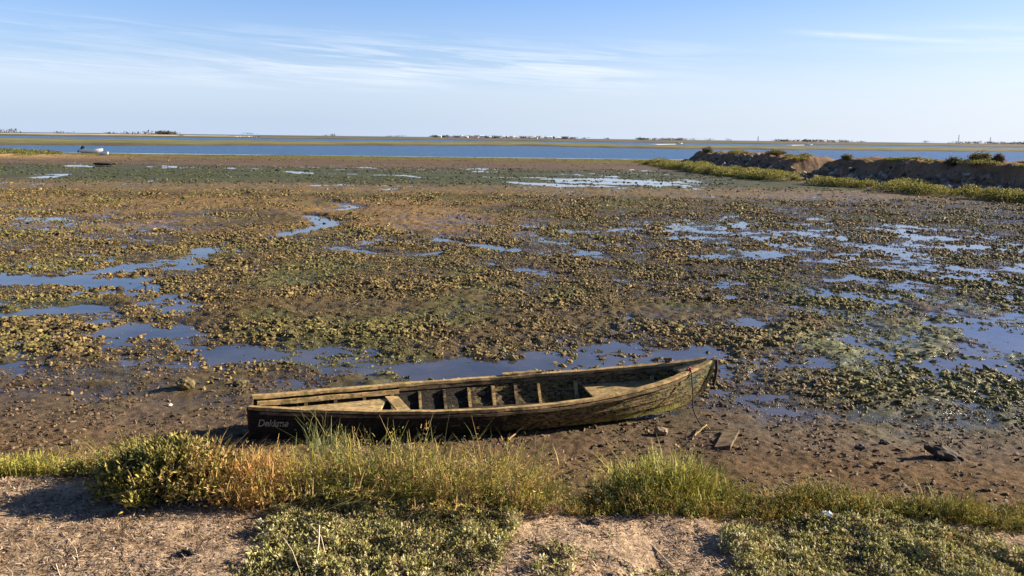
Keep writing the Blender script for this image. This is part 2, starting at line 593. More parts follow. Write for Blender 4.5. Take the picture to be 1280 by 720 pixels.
# outer ground sheet under everything (lagoon bed to the horizon)
bed_m = mat_flat('lagoon_bed_mud', (.07, .06, .04), .9, .2)
o = np_mesh('lagoon_bed', np.array([(-9000, -60, -2.2), (9000, -60, -2.2), (9000, 12000, -2.2), (-9000, 12000, -2.2)]), np.array([(0, 1, 2, 3)]), bed_m)
tagp(o, kind='structure')
w = np.array([(-25, 6.5, 0), (25, 6.5, 0), (190, 148, 0), (-190, 148, 0)], float)
o = np_mesh('tidal_pool_water', w, np.array([(0, 1, 2, 3)]), mat_pool())
tagp(o, kind='structure')
w = np.array([(-190, 148, 0), (190, 148, 0), (9000, 12000, 0), (-9000, 12000, 0)], float)
o = np_mesh('lagoon_water', w, np.array([(0, 1, 2, 3)]), mat_lagoon())
tagp(o, kind='structure')


# ------------------------------------------------------------------ clods on the flats (uncountable)
def ico(sub):
    bm = bmesh.new()
    bmesh.ops.create_icosphere(bm, subdivisions=sub, radius=1)
    V = np.array([v.co[:] for v in bm.verts]); F = np.array([[v.index for v in f.verts] for f in bm.faces])
    bm.free()
    return V, F


ICO1, ICO2 = ico(1), ico(2)


def clods(name, P, rad, hgt, col, sub, mat=CLOD, jit=.34):
    BV, BF = ICO2 if sub == 2 else ICO1
    n, k = len(P), len(BV)
    a = rng.uniform(0, 6.283, n)
    ca, sa = np.cos(a), np.sin(a)
    ax = rng.uniform(.58, 1.7, n)
    rj = 1 + rng.normal(0, jit, (n, k))
    B = BV[None] * rj[..., None]
    x = B[..., 0] * (rad * ax)[:, None]
    y = B[..., 1] * (rad / ax)[:, None]
    z = B[..., 2] * hgt[:, None]
    z = z + (x * rng.normal(0, .25, n)[:, None] + y * rng.normal(0, .25, n)[:, None])
    V = np.stack([x * ca[:, None] - y * sa[:, None] + P[:, 0:1], x * sa[:, None] + y * ca[:, None] + P[:, 1:2], z + P[:, 2:3]], -1).reshape(-1, 3)
    F = (BF[None] + (np.arange(n) * k)[:, None, None]).reshape(-1, 3)
    cv = np.repeat(col, k, 0) * np.clip(1 + rng.normal(0, .22, (n * k, 1)), .4, 1.8)
    return V, F, cv


def clod_cols(n, x, y):
    pal = np.array([(.225, .155, .050), (.175, .125, .036), (.115, .088, .028), (.285, .200, .072), (.150, .145, .034), (.042, .032, .016), (.175, .105, .046)])
    c = pal[rng.choice(len(pal), n, p=[.24, .17, .17, .12, .08, .14, .08])]
    g = (sst(fbm(x / 4, y / 4, 3, 84), .0, .6) * .4 + .5 * sst(x, 4, 9) * (1 - sst(y, 18, 26)))[:, None]
    return .80 * (c * (1 - g) + np.array((.150, .150, .034)) * g) * rng.uniform(.7, 1.3, (n, 1))


def clump_field(n, y0, y1, sub, rmin, rmax):
    # uniform over the wedge of ground
    y = np.sqrt(rng.uniform(y0 * y0, y1 * y1, n))
    x = rng.uniform(-1, 1, n) * (.74 * y + 2.5)
    h = height(x, y)
    dens = fbm(x / 1.9, y / 1.9, 3, 91)
    u = y - edge(x)
    p = sst(h, -.034, .008) * sst(dens, -1.05, -.25)
    p = p * sst(u + 1.2 * pn(x * .5, y * .2, 93), 6.6, 8.6)
    p = p * (1 - .93 * sst(y + 5 * pn(x / 8, y / 8, 95), 47, 54))
    brown = sst(y, 28, 31) * (1 - sst(y, 42, 46)) * (1 - sst(x, -3, 2)) * sst(x, -22, -15) * sst(pn(x / 5, y / 4, 96), -.5, .0)
    p = p * (1 - .93 * brown)
    for (a, b, rx, ry) in [(1150, 388, 2.0, 1.2), (1240, 440, 2.6, 1.1)]:
        q = gp(a, b)
        p = p * (1 - .8 * np.exp(-(((x - q[0]) / rx) ** 2 + ((y - q[1]) / ry) ** 2)))
    left_beach = sst(u, 7.5, 9.5) + sst(x, -2, 0)
    p = p * np.clip(left_beach + .15, 0, 1)
    k = rng.uniform(0, 1, n) < p
    x, y, h = x[k], y[k], h[k]
    m = len(x)
    r = rng.uniform(0, 1, m) ** 1.8 * (rmax - rmin) + rmin
    r = r * (.55 + .85 * sst(fbm(x / 2.2, y / 2.2, 3, 94), -.5, .6)) * np.where(rng.uniform(0, 1, m) < .03, 1.5, 1.0)
    hz = r * rng.uniform(.36, .90, m)
    P = np.stack([x, y, h + hz * .25], 1)
    return clods('', P, r, hz, clod_cols(m, x, y), sub, jit=.20 if sub == 2 else .27)


def weed_field(n, y0, y1):
    y = np.sqrt(rng.uniform(y0 * y0, y1 * y1, n)); x = rng.uniform(-1, 1, n) * (.74 * y + 2.5)
    k = (height(x, y) > .0) & (fbm(x / 9, y / 4, 3, 98) > -.1)
    x, y = x[k], y[k]; m = len(x)
    r = rng.uniform(.03, .12, m); hz = r * rng.uniform(.25, .6, m)
    g = (1 - sst(y, 88, 98))[:, None]
    c = np.array((.055, .068, .022)) * g + np.array((.11, .085, .035)) * (1 - g)
    return clods('', np.stack([x, y, height(x, y) + hz * .2], 1), r, hz, c * rng.uniform(.5, 1.5, (m, 1)), 1)


A = [clump_field(15000, 9.5, 15, 2, .012, .046), clump_field(75000, 9.5, 18, 1, .007, .030), clump_field(135000, 17, 27, 1, .010, .042),
     clump_field(135000, 27, 42, 1, .015, .052), clump_field(90000, 42, 64, 1, .020, .064), weed_field(20000, 58, 96), weed_field(6000, 96, 136)]
V = np.vstack([a[0] for a in A])
off = np.cumsum([0] + [len(a[0]) for a in A[:-1]])
F = np.vstack([a[1] + k for a, k in zip(A, off)])
col = np.vstack([a[2] for a in A])
o = np_mesh('mud_clods', V, F, CLOD, col)
tagp(o, 'brown and olive weedy mud clods scattered across the wet tidal flat', 'mud clods', kind='stuff')


def pebbles(name, n, area, r0, r1, pal, label, cat):
    x = rng.uniform(area[0], area[1], n); u = rng.uniform(area[2], area[3], n)
    y = edge(x) + u
    k = fbm(x * 1.2, y * 1.2, 3, 97) + rng.uniform(-.6, .6, n) > 0
    x, y = x[k], y[k]
    h = height(x, y)
    m = len(x)
    r = rng.uniform(0, 1, m) ** 5 * (r1 - r0) + r0
    hz = r * rng.uniform(.4, .9, m)
    col = np.array(pal)[rng.integers(0, len(pal), m)] * rng.uniform(.7, 1.25, (m, 1))
    V, F, c = clods('', np.stack([x, y, h + hz * .3], 1), r, hz, col, 1)
    return tagp(np_mesh(name, V, F, CLOD, c), label, cat, kind='stuff')


pebbles('beach_gravel', 75000, (-8, 8.5, 1.6, 8.2), .004, .027,
        [(.13, .082, .045), (.09, .058, .032), (.18, .12, .07), (.05, .036, .024), (.11, .085, .04)],
        'small brown pebbles and mud crumbs strewn over the beach by the wooden boat', 'gravel')


# ------------------------------------------------------------------ plants
def blades(P, H, W, az, lean, col, seg=3, curl=.35):
    """tapered bent ribbons; P base (n,3)"""
    n = len(P)
    d = np.stack([np.cos(az), np.sin(az), np.zeros(n)], 1)
    side = np.stack([-np.sin(az + .6), np.cos(az + .6), np.zeros(n)], 1)
    rows = []
    for i in range(seg + 1):
        t = i / seg
        c = P + d * (H * lean * (t * (1 - curl) + curl * t * t * 1.6))[:, None]
        c[:, 2] += H * t * (1 - .25 * lean * t)
        wd = (W * (1 - .85 * t ** 1.5) / 2)[:, None]
        rows += [c - side * wd, c + side * wd]
    k = 2 * (seg + 1)
    V = np.stack(rows, 1).reshape(-1, 3)
    f = np.array([(2 * i, 2 * i + 1, 2 * i + 3, 2 * i + 2) for i in range(seg)])
    F = (f[None] + (np.arange(n) * k)[:, None, None]).reshape(-1, 4)
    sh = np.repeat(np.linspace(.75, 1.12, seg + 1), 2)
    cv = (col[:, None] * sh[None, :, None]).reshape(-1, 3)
    return V, F, cv


def leaves(P, D, L, W, col):
    """fat little leaves: P base, D unit direction"""
    n = len(P)
    ref = rng.normal(0, 1, (n, 3))
    S = np.cross(D, ref); S /= np.linalg.norm(S, axis=1)[:, None] + 1e-9
    U = np.cross(S, D)
    m = P + D * (L * .55)[:, None]
    V = np.stack([P, m + S * (W / 2)[:, None], m + U * (W * .28)[:, None], m - S * (W / 2)[:, None], P + D * L[:, None]], 1).reshape(-1, 3)
    f = np.array([(0, 1, 2), (0, 2, 3), (1, 4, 2), (2, 4, 3)])
    F = (f[None] + (np.arange(n) * 5)[:, None, None]).reshape(-1, 3)
    return V, F, np.repeat(col, 5, 0)


def pick(pal, n, w=None):
    pal = np.array(pal)
    return pal[rng.choice(len(pal), n, p=w)] * rng.uniform(.75, 1.25, (n, 1))


def updir(n, spread=1.0):
    d = rng.normal(0, spread, (n, 3)); d[:, 2] = np.abs(rng.normal(.8, .4, n))
    return d / np.linalg.norm(d, axis=1)[:, None]


GY, GG, GS, GR, GD = (.265, .235, .045), (.105, .130, .026), (.40, .28, .11), (.24, .13, .055), (.060, .066, .020)


def grass(name, x, u, H, W, pal, wts, label, mat=LEAF, cat='grass', branch=2, lean=.35, kind='stuff', parent=None, per=9, pr=.03, leafy=5):
    """clumped fleshy stems: every plant at (x, u past the bank edge) sends up several leaning stems with side shoots"""
    m = len(x)
    pc = pick(pal, m, wts)
    x = np.repeat(x, per); u = np.repeat(u, per); Hs = np.repeat(H, per); col = np.repeat(pc, per, 0)
    n = len(x)
    az = rng.uniform(0, 6.283, n); rr = np.abs(rng.normal(0, 1, n))
    x = x + np.cos(az) * rr * pr; u = u + np.sin(az) * rr * pr
    ln = np.clip(rr * lean * 1.1 + np.abs(rng.normal(0, .12, n)), 0, 1.3)
    Hs = Hs * rng.uniform(.5, 1.05, n)
    y = edge(x) + u
    P = np.stack([x, y, height(x, y) - .01], 1)
    col = col * rng.uniform(.72, 1.28, (n, 1))
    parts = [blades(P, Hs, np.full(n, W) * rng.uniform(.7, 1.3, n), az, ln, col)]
    d = np.stack([np.cos(az), np.sin(az)], 1)
    for b in range(branch):
        t = rng.uniform(.3, .9, n)
        Q = P.copy()
        Q[:, :2] += d * (Hs * ln * t * .85)[:, None]
        Q[:, 2] += Hs * t * (1 - .25 * ln * t)
        parts.append(blades(Q, Hs * rng.uniform(.14, .34, n), np.full(n, W * .95), rng.uniform(0, 6.283, n), rng.uniform(.2, .9, n), col * rng.uniform(.85, 1.3, (n, 1)), 2))
    for b in range(leafy):
        t = rng.uniform(.25, 1.0, n)
        Q = P.copy()
        Q[:, :2] += d * (Hs * ln * t * .85)[:, None]
        Q[:, 2] += Hs * t * (1 - .25 * ln * t)
        D = rng.normal(0, .6, (n, 3)); D[:, 2] = np.abs(rng.normal(.6, .4, n)); D /= np.linalg.norm(D, axis=1)[:, None]
        parts.append(leaves(Q, D, rng.uniform(.010, .024, n), rng.uniform(.0035, .0065, n), col * rng.uniform(.8, 1.4, (n, 1))))
    V, F = merge([(p[0], p[1]) for p in parts])
    # merge() regroups faces by size only, so colours keep the vertex order
    o = np_mesh(name, V, F, mat, np.vstack([p[2] for p in parts]), parent=parent)
    if label: tagp(o, label, cat, kind=kind)
    return o


def px_x(px, d=3.75):
    return (px - 640) / F_PX * d


def band(n, x0, x1, u0, u1, thr=-.4, sc=2.2, seed=101):
    x = rng.uniform(x0, x1, n); u = rng.uniform(u0, u1, n)
    k = fbm(x * sc, u * sc, 3, seed) + rng.uniform(-.25, .25, n) > thr
    return x[k], u[k]


# grass strip along the bank lip: left stretch, middle stretch, right stretch
def lumps(x, u, a, sd, sc=2.4):
    return (.55 + .75 * sst(fbm(x * sc, u * sc, 3, sd), -.45, .55)) * a * rng.uniform(.7, 1.2, len(x))


x, u = band(1500, -3.6, -1.75, -.02, .8, -.45)
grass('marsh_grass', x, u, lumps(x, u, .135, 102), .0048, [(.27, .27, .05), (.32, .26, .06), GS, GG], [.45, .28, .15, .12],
      'short yellow green grass along the bank edge left of the shrub', branch=1, lean=.25)
x, u = band(2100, -1.9, .14, -.20, 1.0, -.35, 2.6)
hh = lumps(x, u, .262, 103, 3.6) * (1 - .40 * sst(x, -.05, .14)) * (.75 + .25 * sst(x, -1.05, -.6))
grass('marsh_grass', x, u, hh, .0048, [(.36, .30, .06), GS, (.40, .26, .09), (.22, .22, .045), GG, (.26, .15, .08), GD], [.28, .16, .14, .20, .08, .06, .08],
      'bushy straw and green glasswort on the bank in front of the boat', branch=1, lean=.85, leafy=12, pr=.04)
x, u = band(1900, .26, 2.30, -.22, .85, -.40)
grass('marsh_grass', x, u, lumps(x, u, .115, 104, 3.2) * (.55 + .45 * sst(x, .35, .7)), .0048, [GY, (.24, .16, .03), (.15, .15, .03), (.30, .20, .05), GG, GD], [.28, .22, .18, .14, .10, .08],
      'low orange green marsh grass along the bank edge at the right', branch=1, lean=.60, leafy=6)
x, u = band(160, 2.30, 3.6, .1, .9, -.4)
grass('marsh_grass', x, u, rng.uniform(.05, .11, len(x)), .0055, [(.18, .13, .03), GG, (.26, .18, .04)], [.4, .3, .3],
      'sparse short marsh grass at the far right end of the bank edge', branch=2)


def tussock(name, cx, cu, n, rx, ru, H, W, pal, wts, label, cat='grass tuft', branch=3, lean=.4):
    n = max(12, n // 9)
    a = rng.uniform(0, 6.283, n); r = np.sqrt(rng.uniform(0, 1, n))
    x = cx + rx * r * np.cos(a); u = cu + ru * r * np.sin(a)
    hh = H * (1 - .5 * r ** 1.5) * rng.uniform(.65, 1.15, n)
    o = grass(name, x, u, hh, W, pal, wts, label, LEAF, cat, branch, lean, None, pr=.025)
    return o


tussock('grass_tussock', px_x(835), .20, 2600, .22, .26, .34, .0065, [(.34, .32, .05), GY, GG, GS], [.4, .28, .2, .12],
        'bright yellow green grass tussock, tallest on the bank right of the boat', lean=.5)
tussock('grass_tussock', px_x(905), .18, 600, .14, .2, .19, .006, [(.24, .22, .05), GY, GG], [.4, .35, .25],
        'smaller green grass tussock just right of the tallest yellow one', lean=.5)
tussock('grass_tussock', px_x(752), .20, 520, .15, .2, .15, .006, [GY, GG, (.10, .13, .03)], [.4, .35, .25],
        'low green grass tussock with dark shaded side left of the tallest tussock')
tussock('grass_tussock', px_x(296, 3.4), -.12, 3000, .20, .20, .23, .0050, [(.50, .29, .09), (.44, .28, .10), (.38, .23, .065), GY], [.4, .3, .2, .1],
        'orange straw coloured dry tussock against the right side of the green shrub', lean=.35)
tussock('grass_tussock', px_x(402, 3.95), .30, 320, .07, .06, .52, .0038, [(.20, .22, .075), (.28, .26, .09)], [.6, .4],
        'upright grey green stems rising against the dark stern of the boat', branch=5, lean=.10)
tussock('grass_tussock', px_x(588, 3.6), .10, 700, .10, .14, .24, .0065, [(.12, .16, .025), GY, GG], [.5, .3, .2],
        'bright green stem clump in the middle bank grass below the boat', branch=3, lean=.3)
tussock('grass_tussock', px_x(660, 3.7), .18, 420, .10, .12, .13, .006, [(.17, .19, .03), GY, GG], [.45, .3, .25],
        'small green tuft at the end of the middle bank grass', branch=2)
q = gp(1053, 600, .35)
tussock('grass_tussock', px_x(1052, 5.2), 2.1, 240, .13, .12, .10, .006, [(.17, .13, .03), GG, GD], [.4, .35, .25],
        'small isolated grass tuft on the brown beach at the right', branch=2)


# the leafy shrub on the left
def shrub(cx, cu, rx, ry, H, label):
    y0 = float(edge(np.array(cx))) + cu
    base = float(height(np.array([cx]), np.array([y0]))[0])
    root = empty('shrub', (cx, y0, base))
    tagp(root, label, 'shrub')
    ST, LP, LD, LC = [], [], [], []
    for i in range(150):
        a = rng.uniform(0, 6.283); r = math.sqrt(rng.uniform(0, 1))
        top = np.array([rx * r * math.cos(a), ry * r * math.sin(a), H * (1 - .70 * r ** 2.2) * rng.uniform(.55, 1.10)])
        b = np.array([top[0] * .45, top[1] * .45, -.02])
        t = np.linspace(0, 1, 6)[:, None]
        path = b + (top - b) * t + np.array([0, 0, .03]) * np.sin(t * 3.1) + rng.normal(0, .006, (6, 3))
        ST.append(tube(path, np.linspace(.0042, .0016, 6), 4))
        m = int(rng.uniform(40, 62))
        tt = rng.uniform(.25, 1.04, m)[:, None]
        pos = b + (top - b) * tt + np.array([0, 0, .03]) * np.sin(tt * 3.1) + rng.normal(0, .016, (m, 3))
        d = rng.normal(0, .6, (m, 3)) + np.array([top[0] / rx * .4, top[1] / ry * .4, .65])
        d /= np.linalg.norm(d, axis=1)[:, None]
        LP.append(pos); LD.append(d)
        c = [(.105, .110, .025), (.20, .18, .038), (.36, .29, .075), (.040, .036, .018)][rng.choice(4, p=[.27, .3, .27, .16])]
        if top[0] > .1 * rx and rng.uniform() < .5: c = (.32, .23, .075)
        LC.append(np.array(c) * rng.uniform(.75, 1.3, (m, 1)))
    V, F = merge(ST)
    np_mesh('stem', V, F, WOOD_DARK, parent=root)
    P, D, col = np.vstack(LP), np.vstack(LD), np.vstack(LC)
    n = len(P)
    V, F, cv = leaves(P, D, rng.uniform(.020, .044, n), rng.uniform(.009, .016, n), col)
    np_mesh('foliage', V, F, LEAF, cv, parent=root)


shrub(px_x(176, 3.25), -.22, .37, .25, .245, 'rounded dark green leafy shrub on the bare ground at the left of the bank')


# ground cover mats of small succulent leaves
def mat_cover(name, region, n, pal, wts, label, thr, L=(.014, .030), seed=111, hmax=.05, slant=0.0, per=8):
    x0, x1, u0, u1 = region
    x = rng.uniform(x0, x1, n); u = rng.uniform(u0, u1, n)
    xl = x0 + slant * (u - u0) + .16 * pn(x * 2.5, u * 2.5, seed + 9)
    ex = np.minimum(sst(x, xl, xl + .30), 1 - sst(x, x1 - .2, x1)) * np.minimum(sst(u, u0, u0 + .1), 1 - sst(u, u1 - .1, u1))
    f = fbm(x * 2.0, u * 2.0, 4, seed)
    k = f + (ex - 1) * 1.4 + rng.normal(0, .17, n) > thr
    x, u, f = x[k], u[k], f[k]
    m = len(x)
    lump = np.clip(.45 + .9 * fbm(x * 5, u * 5, 3, seed + 5), 0, 1.3)
    y = edge(x) + u
    Hc = hmax * lump * sst(f, thr - .2, thr + .4) * rng.uniform(.35, 1, m) + .004
    base = np.stack([x, y, height(x, y) + Hc], 1)
    pc = pick(pal, m, wts) * (.6 + .4 * sst(lump, .0, .5))[:, None]
    P = np.repeat(base, per, 0); c = np.repeat(pc, per, 0); q_ = len(P)
    d = rng.normal(0, .75, (q_, 3)); d[:, 2] = np.abs(rng.normal(.55, .35, q_)); d /= np.linalg.norm(d, axis=1)[:, None]
    P = P + d * rng.uniform(0, .010, (q_, 1)) - np.array([0, 0, 1]) * rng.uniform(0, .012, (q_, 1))
    V, F, cv = leaves(P, d, rng.uniform(*L, q_), rng.uniform(.006, .0125, q_), c * rng.uniform(.7, 1.35, (q_, 1)))
    return tagp(np_mesh(name, V, F, LEAF, cv), label, 'ground cover', kind='stuff')


PALE = [(.42, .39, .16), (.31, .29, .09), (.50, .45, .25), (.15, .14, .055), (.38, .27, .13)]
mat_cover('ground_cover', (.40, 2.12, -1.5, -.17), 10500, PALE, [.36, .28, .16, .12, .08],
          'pale grey green succulent mat covering the ground at the lower right', -.75, seed=112, hmax=.045, slant=.30, L=(.011, .024))
mat_cover('ground_cover', (-1.25, .10, -1.3, .60), 10500, PALE, [.30, .30, .14, .16, .10],
          'patchy green succulent mat below the middle bank grass', -.55, seed=123, hmax=.05, slant=.10, L=(.012, .026))
mat_cover('ground_cover', (px_x(560, 2.9), px_x(760, 2.9), -1.3, -.4), 700, PALE, [.30, .30, .14, .2, .06],
          'thin scatter of green sprigs on the dry soil at the bottom centre', -.05, seed=131, hmax=.03)
mat_cover('ground_cover', (2.1, 3.1, -.7, .35), 900, PALE, [.30, .30, .2, .14, .06],
          'thin green sprigs on bare soil at the far right of the bank', -.1, seed=141, hmax=.03)

# straw litter on bare soil
n = 170000
x = rng.uniform(-3.2, 3.4, n); u = rng.uniform(-2.2, .35, n)
k = fbm(x * 3, u * 3, 3, 151) + rng.uniform(-.5, .5, n) > -.25
x, u = x[k], u[k]
y = edge(x) + u; m = len(x)
P = np.stack([x, y, height(x, y) + .004], 1)
az = rng.normal(2.6, 1.1, m)
L = rng.uniform(.006, .026, m)
d = np.stack([np.cos(az), np.sin(az), rng.normal(.05, .25, m)], 1)
sd = np.stack([-np.sin(az), np.cos(az), rng.normal(0, .3, m)], 1) * rng.uniform(.0010, .0026, m)[:, None]
V = np.stack([P - sd, P + sd, P + d * L[:, None] + sd * .6, P + d * L[:, None] - sd * .6], 1).reshape(-1, 3)
F = np.arange(m * 4).reshape(-1, 4)
c = np.repeat(pick([(.42, .31, .21), (.30, .21, .14), (.16, .11, .07), (.50, .39, .28), (.05, .035, .025)], m, [.30, .24, .18, .10, .18]), 4, 0)
tagp(np_mesh('straw_litter', V, F, STRAW, c), 'dry straw bits littering the bare soil of the bank top', 'straw litter', kind='stuff')


# long dry stalks lying / standing in the foreground
def stalk(P, r, label, col=(.72, .58, .38)):
    V, F = tube(P, np.linspace(r, r * .5, len(P)), 5)
    o = np_mesh('dry_stalk', V, F, STRAW, np.tile(col, (len(V), 1)))
    return tagp(o, label, 'dry stalk', 'dry stalks on the bank top')


def on_bank(px, py, dz=.0):
    d = M3 @ np.array([(px - 640) / F_PX, -(py - 360) / F_PX, -1.0])
    t = np.linspace(1.5, 14, 3000)
    Q = np.array([0, 0, CAM_H])[None] + t[:, None] * d[None]
    h = height(Q[:, 0], Q[:, 1])
    i = int(np.argmax(Q[:, 2] < h))
    return np.array([Q[i, 0], Q[i, 1], h[i] + dz])


def stalk_px(L, r, label, lift=None, col=(.72, .58, .38)):
    P = np.array([on_bank(a, b, .006) for a, b in L])
    if lift is None: P[1:-1, 2] = np.interp(np.arange(1, len(L) - 1), [0, len(L) - 1], [P[0, 2], P[-1, 2]]) + .006
    if lift is not None: P[:, 2] += lift
    t = np.linspace(0, len(L) - 1, 14)
    P = np.stack([np.interp(t, np.arange(len(L)), P[:, i]) for i in range(3)], 1)
    stalk(P, r, label, col)


stalk_px([(762, 632), (785, 652), (815, 682), (846, 716)], .0052, 'long pale straw stalk lying diagonally on bare soil at bottom centre')
stalk_px([(778, 702), (790, 710), (803, 722)], .0030, 'short pale stalk at the bottom edge left of the long straw stalk')
stalk_px([(400, 680), (399, 700), (392, 724)], .0028, 'bent pale stalk rising from the green mat at the bottom left of centre', np.array([.07, .05, 0]))
stalk_px([(388, 672), (402, 690), (407, 704)], .0024, 'thin pale stalk crossing the bent stalk in the green mat', np.array([.05, .06, .03]))
stalk_px([(355, 690), (366, 706), (376, 722)], .0024, 'slender pale stalk leaning at left in the green mat', np.array([.05, .05, .01]))
stalk_px([(78, 668), (95, 690), (100, 712)], .0022, 'thin curved stalk on the bare soil below the shrub')
stalk_px([(70, 708), (76, 725)], .0024, 'short stalk on bare soil at the bottom left edge')
stalk_px([(180, 706), (197, 716), (222, 712)], .0022, 'crooked stalk on bare soil at bottom below the dark leaf')


# ------------------------------------------------------------------ small single things on the ground
def rock(name, px, py, sx, sy, sz, col, label, cat, rz=0.0, seed=0, jit=.16, sink=.15, mat=None, tilt=0.0):
    p = on_bank(px, py) if py > 400 else gp(px, py, .05)
    r = np.random.default_rng(seed)
    BV, BF = ico(3)
    nz = fbm(BV[:, 0] * 1.5 + seed, BV[:, 1] * 1.5 + BV[:, 2], 3, seed + 3)
    V = BV * (1 + jit * 2 * nz)[:, None] * np.array([sx, sy, sz])
    V[:, 2] += V[:, 0] * tilt
    ca, sa = math.cos(rz), math.sin(rz)
    V = np.stack([V[:, 0] * ca - V[:, 1] * sa, V[:, 0] * sa + V[:, 1] * ca, V[:, 2]], 1)
    V[:, 2] += sz * (1 - sink)
    c = np.tile(col, (len(V), 1)) * np.clip(1 + r.normal(0, .12, (len(V), 1)), .5, 1.5)
    o = np_mesh(name, V, BF, mat or CLOD, c)
    o.location = p
    return tagp(o, label, cat)


rock('stone', 232, 486, .13, .10, .085, (.14, .11, .045), 'rounded weedy stone at the water edge left of the stern', 'stone', seed=3)
rock('stone', 300, 482, .10, .08, .045, (.12, .10, .04), 'low flat weedy stone just above the stern at the water edge', 'stone', seed=4)
rock('stone', 88, 494, .05, .04, .03, (.20, .15, .08), 'small pale stone on the dark wet mud at far left', 'stone', seed=5)
rock('stone', 826, 543, .10, .06, .05, (.24, .17, .10), 'tan stone on the beach below the bow', 'stone', seed=6)
rock('stone', 212, 508, .035, .03, .025, (.50, .46, .38), 'tiny whitish stone on brown mud left of the stern', 'stone', seed=7)
rock('stone', 1075, 562, .06, .045, .035, (.055, .05, .05), 'dark grey stone on the beach left of the dark log', 'stone', seed=8)
rock('stone', 92, 556, .05, .04, .03, (.16, .12, .08), 'small stone above the left bank grass', 'stone', seed=9)
rock('stone', 1105, 556, .055, .04, .035, (.07, .06, .05), 'small dark stone on the beach above left of the dark log', 'stone', seed=19)
rock('paper_scrap', 1034, 652, .017, .013, .014, (.80, .80, .78), 'crumpled white scrap of litter on the succulent mat', 'litter', seed=10, jit=.4, sink=-1.2)
rock('dead_leaf', 234, 694, .030, .018, .010, (.012, .011, .012), 'curled black dead leaf on the bare soil below the shrub', 'leaf', seed=11, jit=.35)
rock('dirt_clod', 742, 654, .028, .018, .010, (.05, .035, .022), 'small dark dirt clod on the bare soil at bottom centre', 'clod', seed=12)
rock('driftwood_log', 1180, 574, .21, .075, .075, (.045, .034, .026), 'dark broken log chunk lying on the beach at the right', 'driftwood', rz=-.25, seed=13, jit=.22, tilt=-.30)
rock('dark_mud_hump', 132, 206, 1.25, .7, .17, (.06, .048, .036), 'dark mud hump beside a small pool near the white motor boat', 'mud hump', seed=14)


def stick(name, A, B, r, label, cat='stick', mat=WOOD_DARK, bend=.0):
    A, B = np.array(A), np.array(B)
    t = np.linspace(0, 1, 8)[:, None]
    P = A + (B - A) * t + np.array([0, 0, bend]) * np.sin(t * 3.14) + rng.normal(0, r * .25, (8, 3))
    V, F = tube(P, np.linspace(r, r * .7, 8), 6)
    return tagp(np_mesh(name, V, F, mat), label, cat)


stick('stick', on_bank(876, 541, .03), on_bank(930, 541, .05), .009, 'thin dark stick lying across the top of the small board')
stick('stick', on_bank(868, 547, .02), on_bank(883, 537, .07), .011, 'short pale stick propped where the mooring rope ends', mat=WOOD_PALE)
stick('stick', on_bank(882, 537, .06), on_bank(889, 541, .02), .008, 'tiny pale twig right of the rope end', mat=WOOD_PALE)
stick('stick', on_bank(1200, 553, .02), on_bank(1207, 561, .03), .010, 'small grey stick on the beach above the dark log', mat=WOOD_DARK)
stick('stick', gp(181.5, 356, -.02), gp(181.5, 350.5, 0) * 0 + gp(181.5, 356, .11), .028, 'small dark stake standing in the blue pool at the left')
stick('stick', on_bank(636, 552, .02), on_bank(656, 541, .10), .010, 'pale twig leaning against the hull bottom below the middle ribs', mat=WOOD_PALE)
stick('stick', on_bank(622, 541, .06), on_bank(629, 554, .02), .009, 'short pale twig by the hull bottom left of the leaning twig', mat=WOOD_PALE)
# small board near the bow
cs = [on_bank(893, 561, .02), on_bank(913, 562, .05), on_bank(924, 543, .07), on_bank(905, 541, .05)]
top = np.array(cs)
V = np.vstack([top - np.array([0, 0, .05]), top])
F = np.array([(3, 2, 1, 0), (4, 5, 6, 7), (0, 1, 5, 4), (1, 2, 6, 5), (2, 3, 7, 6), (3, 0, 4, 7)])
tagp(np_mesh('board', V, F, WOOD_MID), 'small brown wooden board lying on the mud below the bow', 'board')

# ------------------------------------------------------------------ the old wooden boat
stern = gp(313, 504, .55); bowp = gp(893, 449, .78)
ax = bowp - stern; LEN = math.hypot(ax[0], ax[1]); HEAD = math.atan2(ax[1], ax[0])
BZ = .115
boat = empty('rowing_boat', (stern[0], stern[1], BZ), HEAD)
tagp(boat, 'old weathered wooden rowing boat stranded on the beach, full of ribs', 'boat')
print('BOAT', LEN, math.degrees(HEAD), stern, bowp)
TX = [0, .08, .2, .35, .5, .62, .75, .86, .93, .97, 1.0]
fb = lambda t: spl(TX, [.20, .30, .44, .57, .62, .60, .50, .34, .19, .10, .018], t)
fs = lambda t: spl(TX, [.435, .41, .385, .37, .37, .385, .43, .50, .57, .62, .67], t)
fc = lambda t: spl(TX, [.13, .20, .30, .39, .43, .41, .32, .18, .07, .02, .006], t)
fk = lambda t: np.interp(t, [0, .05, .80, .86, .89, .925, .948, .968, .982, .993, 1.0], [.02, 0, 0, .006, .018, .055, .12, .235, .355, .48, .60])
NST = 4


def section(t, lap=True, inset=0.0):
    """half section gunwale -> keel, (y>0 side)"""
    b, s_, c_, k_ = fb(t), fs(t), fc(t), fk(t)
    P = []
    for i in range(NST):
        for e in (0, 1):
            qq = (i + e) / NST
            yy = b + (c_ - b) * qq + .035 * min(1, b / .4) * math.sin(math.pi * qq)
            zz = s_ + (k_ + .045 - s_) * qq
            if lap: yy += .016 * e - .004
            P.append((yy - inset, zz))
    for qq in (.33, .66, 1.0):
        P.append((max(0, c_ - inset) * (1 - qq), k_ + .045 * (1 - qq) ** 2 + inset))
    return np.array(P)


